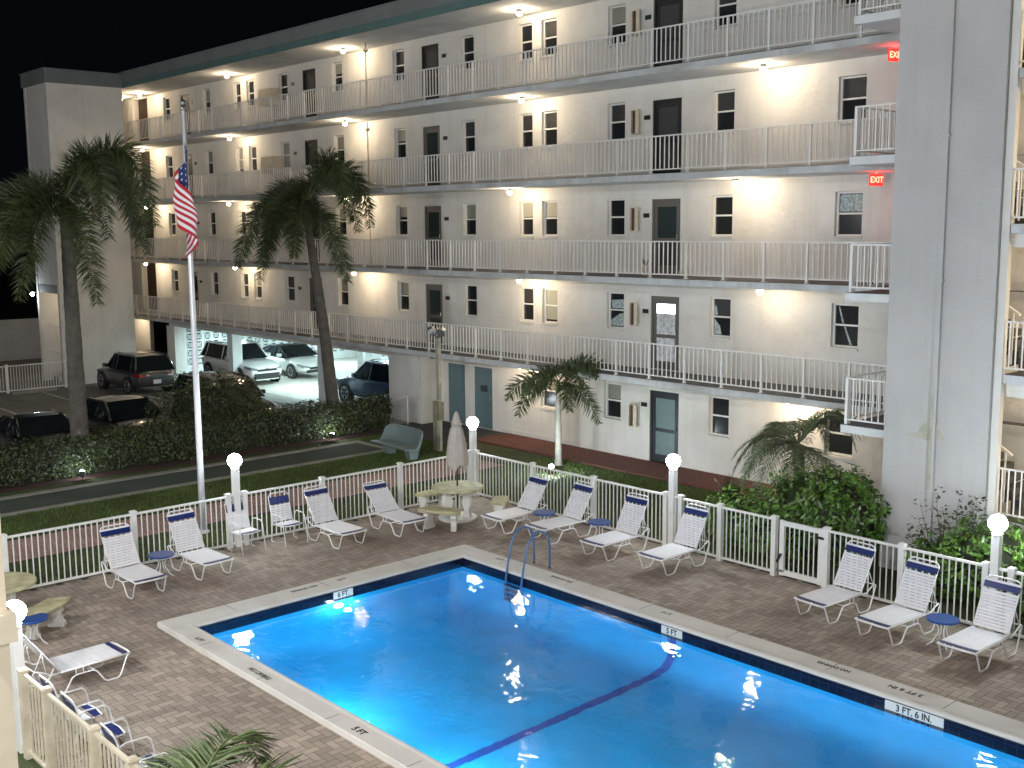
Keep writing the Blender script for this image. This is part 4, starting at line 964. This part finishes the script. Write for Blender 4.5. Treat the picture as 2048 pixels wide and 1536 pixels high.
# thin branchy shrub at tower foot
q = random.Random(3); t = thing('shrub', 'thin branching shrub with sparse leaves against the foot of the tower', 'shrub', (-9.3, 19.0, 0)); b = MB(); lf = MB(); pts = []
for i in range(26):
    a = q.uniform(0, 6.28); L = q.uniform(.9, 1.75); p = Vector((0, 0, 0)); P = [p.copy()]
    for k in range(6): p = p+Vector((math.cos(a)*.10+q.uniform(-.05, .05), math.sin(a)*.06+q.uniform(-.05, .05), L/6)); P.append(p.copy())
    b.tube(P, [.012, .01, .009, .007, .006, .005, .003], 4)
    for p in P[2:]:
        for _ in range(7): pts.append((p.x+q.gauss(0, .07), p.y+q.gauss(0, .07), p.z+q.gauss(0, .07), 0, 0, 1))
leaves(lf, pts, .10, q); b.build('stems', stem, t); lf.build('foliage', leafh, t)
# spiky grass-like plants by the shrub and white flowers
q = random.Random(8)
for (x, y, lb) in ((-15.3, 20.6, 'spiky dark plant at the left end of the tower shrub'), (-14.6, 21.7, 'spiky dark plant under the pygmy date palm')):
    b = MB(); t = thing('spiky_plant', lb, 'plant', (x, y, 0), 0, 'spiky plants by the shrub')
    for i in range(110):
        a = q.uniform(0, 6.28); L = q.uniform(.5, .95); o = q.uniform(.15, .6); c, s = math.cos(a), math.sin(a); w_ = .018
        b.add([(-s*w_, c*w_, 0), (s*w_, -c*w_, 0), (c*o*.5*L+s*w_, s*o*.5*L-c*w_, L*.7), (c*o*L, s*o*L, L), (c*o*.5*L-s*w_, s*o*.5*L+c*w_, L*.7)], [(0, 1, 2, 4), (4, 2, 3)])
    b.build('blades', leafh, t)
# grass blades (uncountable)
rg = np.random.default_rng(2); n = 90000
regs = [(-29.2, -28.96, -2, 21, .02), (-27.04, -24.76, 2, 21, .30), (-22.98, -21.02, 2, 22.2, .22), (-20.9, -12, 17.75, 22.2, .38), (-29.3, -26.5, 19.7, 21.2, .08)]
V = []; Fc = []
for (x0, x1, y0, y1, k) in regs:
    m_ = int(n*k); x = rg.uniform(x0, x1, m_); y = rg.uniform(y0, y1, m_); a = rg.uniform(0, 6.28, m_); h = rg.uniform(.035, .075, m_); lx = rg.normal(0, .02, m_); ly = rg.normal(0, .02, m_)
    dx, dy = np.cos(a)*.011, np.sin(a)*.011; z0 = np.full(m_, -.03)
    V.append(np.stack([np.stack([x-dx, y-dy, z0], 1), np.stack([x+dx, y+dy, z0], 1), np.stack([x+lx, y+ly, z0+h], 1)], 1).reshape(-1, 3))
V = np.concatenate(V); me = bpy.data.meshes.new('grass'); me.from_pydata(V.tolist(), [], np.arange(len(V)).reshape(-1, 3).tolist()); me.materials.append(grassb)
go = bpy.data.objects.new('grass', me); COL.objects.link(go); tag(go, 'short green lawn grass round the pool fence', 'grass', kind='stuff')
# uplights
def uplight(x, y, label, aim, pw=1):
    t = thing('ground_spotlight', label, 'spotlight', (x, y, 0), 0, 'ground spotlights')
    b = MB(); b.M = Matrix.Translation((0, 0, .16)) @ Vector(aim).to_track_quat('Z', 'Y').to_matrix().to_4x4(); b.lathe([(.04, -.08), (.06, -.04), (.075, .06)], n=14); b.build('housing', blackp, t)
    b = MB(); b.M = Matrix.Translation((0, 0, .16)) @ Vector(aim).to_track_quat('Z', 'Y').to_matrix().to_4x4(); b.lathe([(.072, .062), (.06, .085), (.01, .095)], n=14); b.build('lens', lampc, t, True)
    MB().tube([(0, 0, -.02), (0, 0, .12)], .012).build('stake', blackp, t)
    a = Vector(aim).normalized(); lamp('spot_glow', (x+a.x*.14, y+a.y*.14, .16+a.z*.14), P_UP*pw, COOL, .05)
uplight(-29.55, 11.1, 'ground spotlight at the foot of the left tall palm', (-.6, .3, .8), .5); uplight(-29.55, 19.0, 'bright ground spotlight at the foot of the tall palm right of the flag', (-.4, .5, .9), .6)
uplight(-21.35, 20.7, 'glaring ground spotlight at the foot of the small slender palm', (.45, -.50, .60), 5)

# ================================================================== FAR LEFT: fence, kerbs, back wall
fence('lot_fence', 'white baluster fence at the far left edge of the car park', (-47.9, 8.0), (-47.9, 17.55), 4); COL.objects[-1]
for o in list(COL.objects):
    if o.name.startswith('lot_fence'): o['group'] = 'car park fence'
tag(MB().box(-60.3, -60.0, 2, 26, -.03, 2.1).build('boundary_wall', mat('boundary_grey', (.30, .30, .30), .9, .1, 1)), 'long plain grey boundary wall beyond the car park at far left', 'wall')
for i, (y, lb) in enumerate(((12.4, 'farthest left'), (16.0, 'middle'), (19.4, 'rightmost'))):
    tag(MB().box(-47.3, -47.1, y-.9, y+.9, -.012, .12).build('wheel_stop', kerbm, bevel=.02), f'{lb} concrete wheel stop at the head of the parking stalls', 'wheel stop', 'wheel stops')

# ================================================================== CARS
def car(label, x, y, heading, kind, pm, L=4.4, W=1.8, H=1.65, dark_wheels=False, soft=False, rails=False, plate_txt=False):
    t = thing('parked_car', label, 'car', (x, y, 0), heading, 'parked cars')
    hl = L/2; wr = .37 if kind == 'suv' else .31; belt = .62*H if kind == 'suv' else .66*H; lo = .24
    hood = belt-.06 if kind == 'suv' else belt-.10
    if kind == 'suv': S = [(-hl, .78, .50, belt-.25), (-hl+.06, .88, .38, belt-.02), (-hl+.35, .97, lo, belt), (-.6, 1, lo, belt), (.6, 1, lo, belt-.01), (1.0, 1, lo, belt-.03), (hl-.75, .98, lo, hood), (hl-.22, .92, .30, hood-.12), (hl-.04, .80, .38, hood-.24), (hl, .70, .46, hood-.34)]
    else: S = [(-hl, .76, .45, belt-.16), (-hl+.08, .86, .32, belt-.02), (-hl+.5, .96, lo, belt+.01), (-.6, 1, lo, belt-.02), (.6, 1, lo, belt-.03), (.95, 1, lo, belt-.05), (hl-.8, .98, lo, hood), (hl-.25, .90, .27, hood-.13), (hl-.05, .78, .33, hood-.25), (hl, .66, .42, hood-.33)]
    vs = []; fs = []; hw = W/2
    for (sx, k, z0, z1) in S:
        zc = z0+(z1-z0)*.55; ring = [(-.75, z0), (-.97, z0+.06), (-1.0, zc-.05), (-.99, zc+.1), (-.93, z1-.05), (-.80, z1), (0, z1+.025), (.80, z1), (.93, z1-.05), (.99, zc+.1), (1.0, zc-.05), (.97, z0+.06), (.75, z0)]
        vs += [(sx, p[0]*k*hw, p[1]) for p in ring]
    n = 13
    for i in range(len(S)-1):
        for j in range(n): fs.append((i*n+j, i*n+(j+1) % n, (i+1)*n+(j+1) % n, (i+1)*n+j)[::-1])
    fs += [tuple(range(n)), tuple((len(S)-1)*n+j for j in range(n))[::-1]]
    MB().add(vs, fs).build('body', pm, t, True, sub=2)
    # greenhouse: (x_bottom, x_top)
    if kind == 'suv': xb = (-hl+.12, hl-1.35); xt = (-hl+.42, .25)
    elif kind == 'coupe': xb = (-hl+.35, hl-1.35); xt = (-.75, .15)
    else: xb = (-hl+.55, hl-1.30); xt = (-1.0, .2)
    zb, zt = belt-.02, H-.05; wb_, wt = hw*.93, hw*.74
    def P(xx, s, top): return (xx, s*(wt if top else wb_), zt if top else zb)
    xm = [(xb[0], xt[0]), (xb[0]+.45, xt[0]+.25), (-.15, -.15), (xb[1]-.55, xt[1]-.1), (xb[1], xt[1])]
    roof_m = blackp if soft else pm
    G = MB(); Rf = MB()
    for s in (-1, 1):
        for i in range(4):
            a, c = xm[i], xm[i+1]; q_ = [P(a[0], s, 0), P(c[0], s, 0), P(c[1], s, 1), P(a[1], s, 1)]
            G.add(q_ if s < 0 else q_[::-1], [(0, 1, 2, 3)])
        for i, (a, c) in enumerate(xm):
            if i in (0, 4) or kind != 'x': Rf.bar(P(a, s*1.003, 0), P(c, s*1.003, 1), .055 if i in (1, 2, 3) else .075, .04)
        Rf.bar((xt[0], s*wt, zt), (xt[1], s*wt, zt), .06, .06)
    G.add([P(xb[1], -1, 0), P(xb[1], 1, 0), P(xt[1], 1, 1), P(xt[1], -1, 1)], [(0, 1, 2, 3)]); G.add([P(xb[0], 1, 0), P(xb[0], -1, 0), P(xt[0], -1, 1), P(xt[0], 1, 1)], [(0, 1, 2, 3)])
    G.build('windows', carglass, t)
    nx = 6; vs = []; fs = []
    for i in range(nx+1):
        u = i/nx; xx = xt[0]+(xt[1]-xt[0])*u; zz = zt+.045*math.sin(math.pi*min(max(u, .05), .95))
        for j in range(5): v_ = j/4*2-1; vs.append((xx, v_*wt, zz-.03*v_*v_+.004))
    for i in range(nx):
        for j in range(4): a = i*5+j; fs.append((a, a+5, a+6, a+1))
    Rf.add(vs, fs); rfo = Rf.build('roof', roof_m, t, True)
    wb2 = L*.305
    for sx in (-1, 1):
        for s in (-1, 1):
            cx, cy = sx*wb2, s*(hw-.10); o = MB(); o.M = Matrix.Translation((cx, cy, wr)) @ Matrix.Rotation(R(90), 4, 'X')
            o.lathe([(wr*.62, -.115), (wr*.95, -.11), (wr, -.08), (wr, .08), (wr*.95, .11), (wr*.62, .115)], n=24); wh = o.build('wheel', tyre, t, True)
            o = MB(); o.M = Matrix.Translation((cx, cy+s*.112, wr)) @ Matrix.Rotation(R(90), 4, 'X'); zz = 0
            for k in range(5):
                a = R(72*k+15); o.add([(math.cos(a-.16)*.05, math.sin(a-.16)*.05, -s*.012), (math.cos(a-.17)*wr*.62, math.sin(a-.17)*wr*.62, -s*.008), (math.cos(a+.17)*wr*.62, math.sin(a+.17)*wr*.62, -s*.008), (math.cos(a+.16)*.05, math.sin(a+.16)*.05, -s*.012)], [(0, 1, 2, 3)])
            o.tube([(math.cos(a)*wr*.64, math.sin(a)*wr*.64, 0) for a in [2*math.pi*k/20 for k in range(20)]], .018, 5, closed=True); o.build('rim', rim, wh)
            o = MB(); o.M = Matrix.Translation((cx, s*(hw-.028), wr)) @ Matrix.Rotation(R(90), 4, 'X'); o.lathe([(wr+.055, -.036), (wr+.055, .036)], n=24); o.build('wheel_arch', blackp, t)
    zl = hood-.20
    for s in (-1, 1):
        o = MB(); o.add([(hl-.30, s*hw*.93, zl+.07), (hl-.02, s*hw*.58, zl-.02), (hl-.0, s*hw*.60, zl-.11), (hl-.24, s*hw*.95, zl-.05), (hl-.45, s*hw*.85, zl+.0), (hl-.25, s*hw*.5, zl-.1)], [(0, 1, 2, 3)]); o = MB().add([(hl-.42, s*hw*.955, zl+.09), (hl-.10, s*hw*.80, zl+.03), (hl+.012, s*hw*.52, zl-.03), (hl+.018, s*hw*.52, zl-.11), (hl-.06, s*hw*.82, zl-.10), (hl-.36, s*hw*.965, zl+.0)], [(0, 1, 4, 5), (1, 2, 3, 4)]); o.build('headlight', hlight, t)
        zt_ = belt-.22; MB().add([(-hl+.30, s*hw*.97, zt_+.10), (-hl+.02, s*hw*.80, zt_+.11), (-hl-.015, s*hw*.52, zt_+.08), (-hl-.015, s*hw*.52, zt_-.0), (-hl+.0, s*hw*.82, zt_-.03), (-hl+.25, s*hw*.985, zt_+.02)], [(0, 1, 4, 5), (1, 2, 3, 4)]).build('tail_light', tlight, t)
        o = MB(); o.box(.55 if kind == 'suv' else .5, .72, s*hw*1.0, s*(hw+.17), belt+.02, belt+.16); o.build('side_mirror', pm, t, bevel=.03)
    o = MB(); gz = hood-.36; o.box(hl-.06, hl+.022, -hw*.66, hw*.66, .44, .53) if kind == 'suv' else None; o.box(hl-.03, hl+.02, -hw*.50, hw*.50, gz-.0, gz+.09); o.box(hl-.10, hl+.025, -hw*.62, hw*.62, .30, .42); o.build('grille', blackp, t)
    o = MB(); o.box(hl+.0, hl+.03, -.09, .09, gz+.10, gz+.14); o.build('badge', chrome, t)
    if kind == 'suv':
        MB().box(hl-.08, hl+.03, -hw*.6, hw*.6, .25, .285).build('bumper_trim', chrome, t); MB().box(-hl-.02, -hl+.06, -hw*.72, hw*.72, .33, .37).build('rear_trim', chrome, t)
        for s in (-1, 1): MB().bar((-hl+.6, s*wt*.95, zt+.06), (.1, s*wt*.95, zt+.06), .03).build('roof_rail', blackp, t)
        if rails:
            for xx in (-.9, -.1): MB().bar((xx, -wt, zt+.11), (xx, wt, zt+.11), .05, .03).build('roof_bar', blackp, t)
    MB().box(-hl-.03, -hl+.02, -.16, .16, belt-.52, belt-.36).build('number_plate', fwh, t)
    return t
car('dark grey suv parked nose-in before the white stair block', -45.0, 19.35, R(180), 'suv', paint('grey', (.05, .053, .06)), 4.3, 1.80, 1.62)
car('white suv in the garage facing out beside the breeze-block wall', -44.45, 23.85+.15, 0, 'suv', paint('white', (.75, .76, .76)), 4.5, 1.82, 1.68)
car('white convertible with black soft top in the garage beside the white suv', -44.8, 26.75, 0, 'coupe', paint('pearl', (.74, .75, .73)), 4.6, 1.80, 1.38, soft=True)
car('white saloon deep in the garage behind the inner column', -41.3, 30.6, R(180), 'sedan', paint('white', (.75, .76, .76)), 4.7, 1.8, 1.45)
car('white car farthest back in the garage at right', -36.6, 33.2, R(180), 'sedan', paint('white', (.75, .76, .76)), 4.7, 1.8, 1.45)
car('dark blue suv with roof bars entering the garage behind the hedge end', -34.45, 24.65, R(180), 'suv', paint('blue', (.018, .05, .11)), 4.7, 1.85, 1.70, rails=True)
car('black coupe behind the hedge at the far left', -33.4, 11.35, 0, 'coupe', paint('black', (.012, .012, .014)), 4.4, 1.8, 1.30)
car('black saloon behind the hedge left of the tall round bush', -33.7, 14.1, 0, 'sedan', paint('black', (.012, .012, .014)), 4.6, 1.85, 1.46)
car('dark suv mostly hidden behind the tall round bush', -34.3, 17.9, 0, 'suv', paint('darkblue', (.012, .016, .024)), 4.7, 1.9, 1.72)

# ================================================================== OWN BUILDING (camera side): pipe in the foreground
op = thing('drainpipe', 'out-of-focus beige drainpipe with bracket at the bottom left edge', 'drainpipe', (-5.06, 1.46, 0))
MB().box(-.07, .07, -.05, .05, 0, 6.4).build('pipe', beige, op); MB().box(-.10, .13, -.07, .07, 4.87, 5.0).build('bracket', beige, op)
# bare unseen lamps added along the camera's own building as fill light
for (x, y, z) in ((-15, -1.2, 7.7), (-7, -1.2, 7.7), (2, -1.2, 7.7), (-7, -1.2, 5.0), (-27, -1.2, 7.7), (-39, -1.2, 7.7), (6, -1.2, 5.0), (-15, -1.2, 10.3), (-4, -1.2, 10.3), (5, -1.2, 10.3)): lamp('added_fill_light', (x, y, z), P_FILL, (.97, .98, 1), .1)
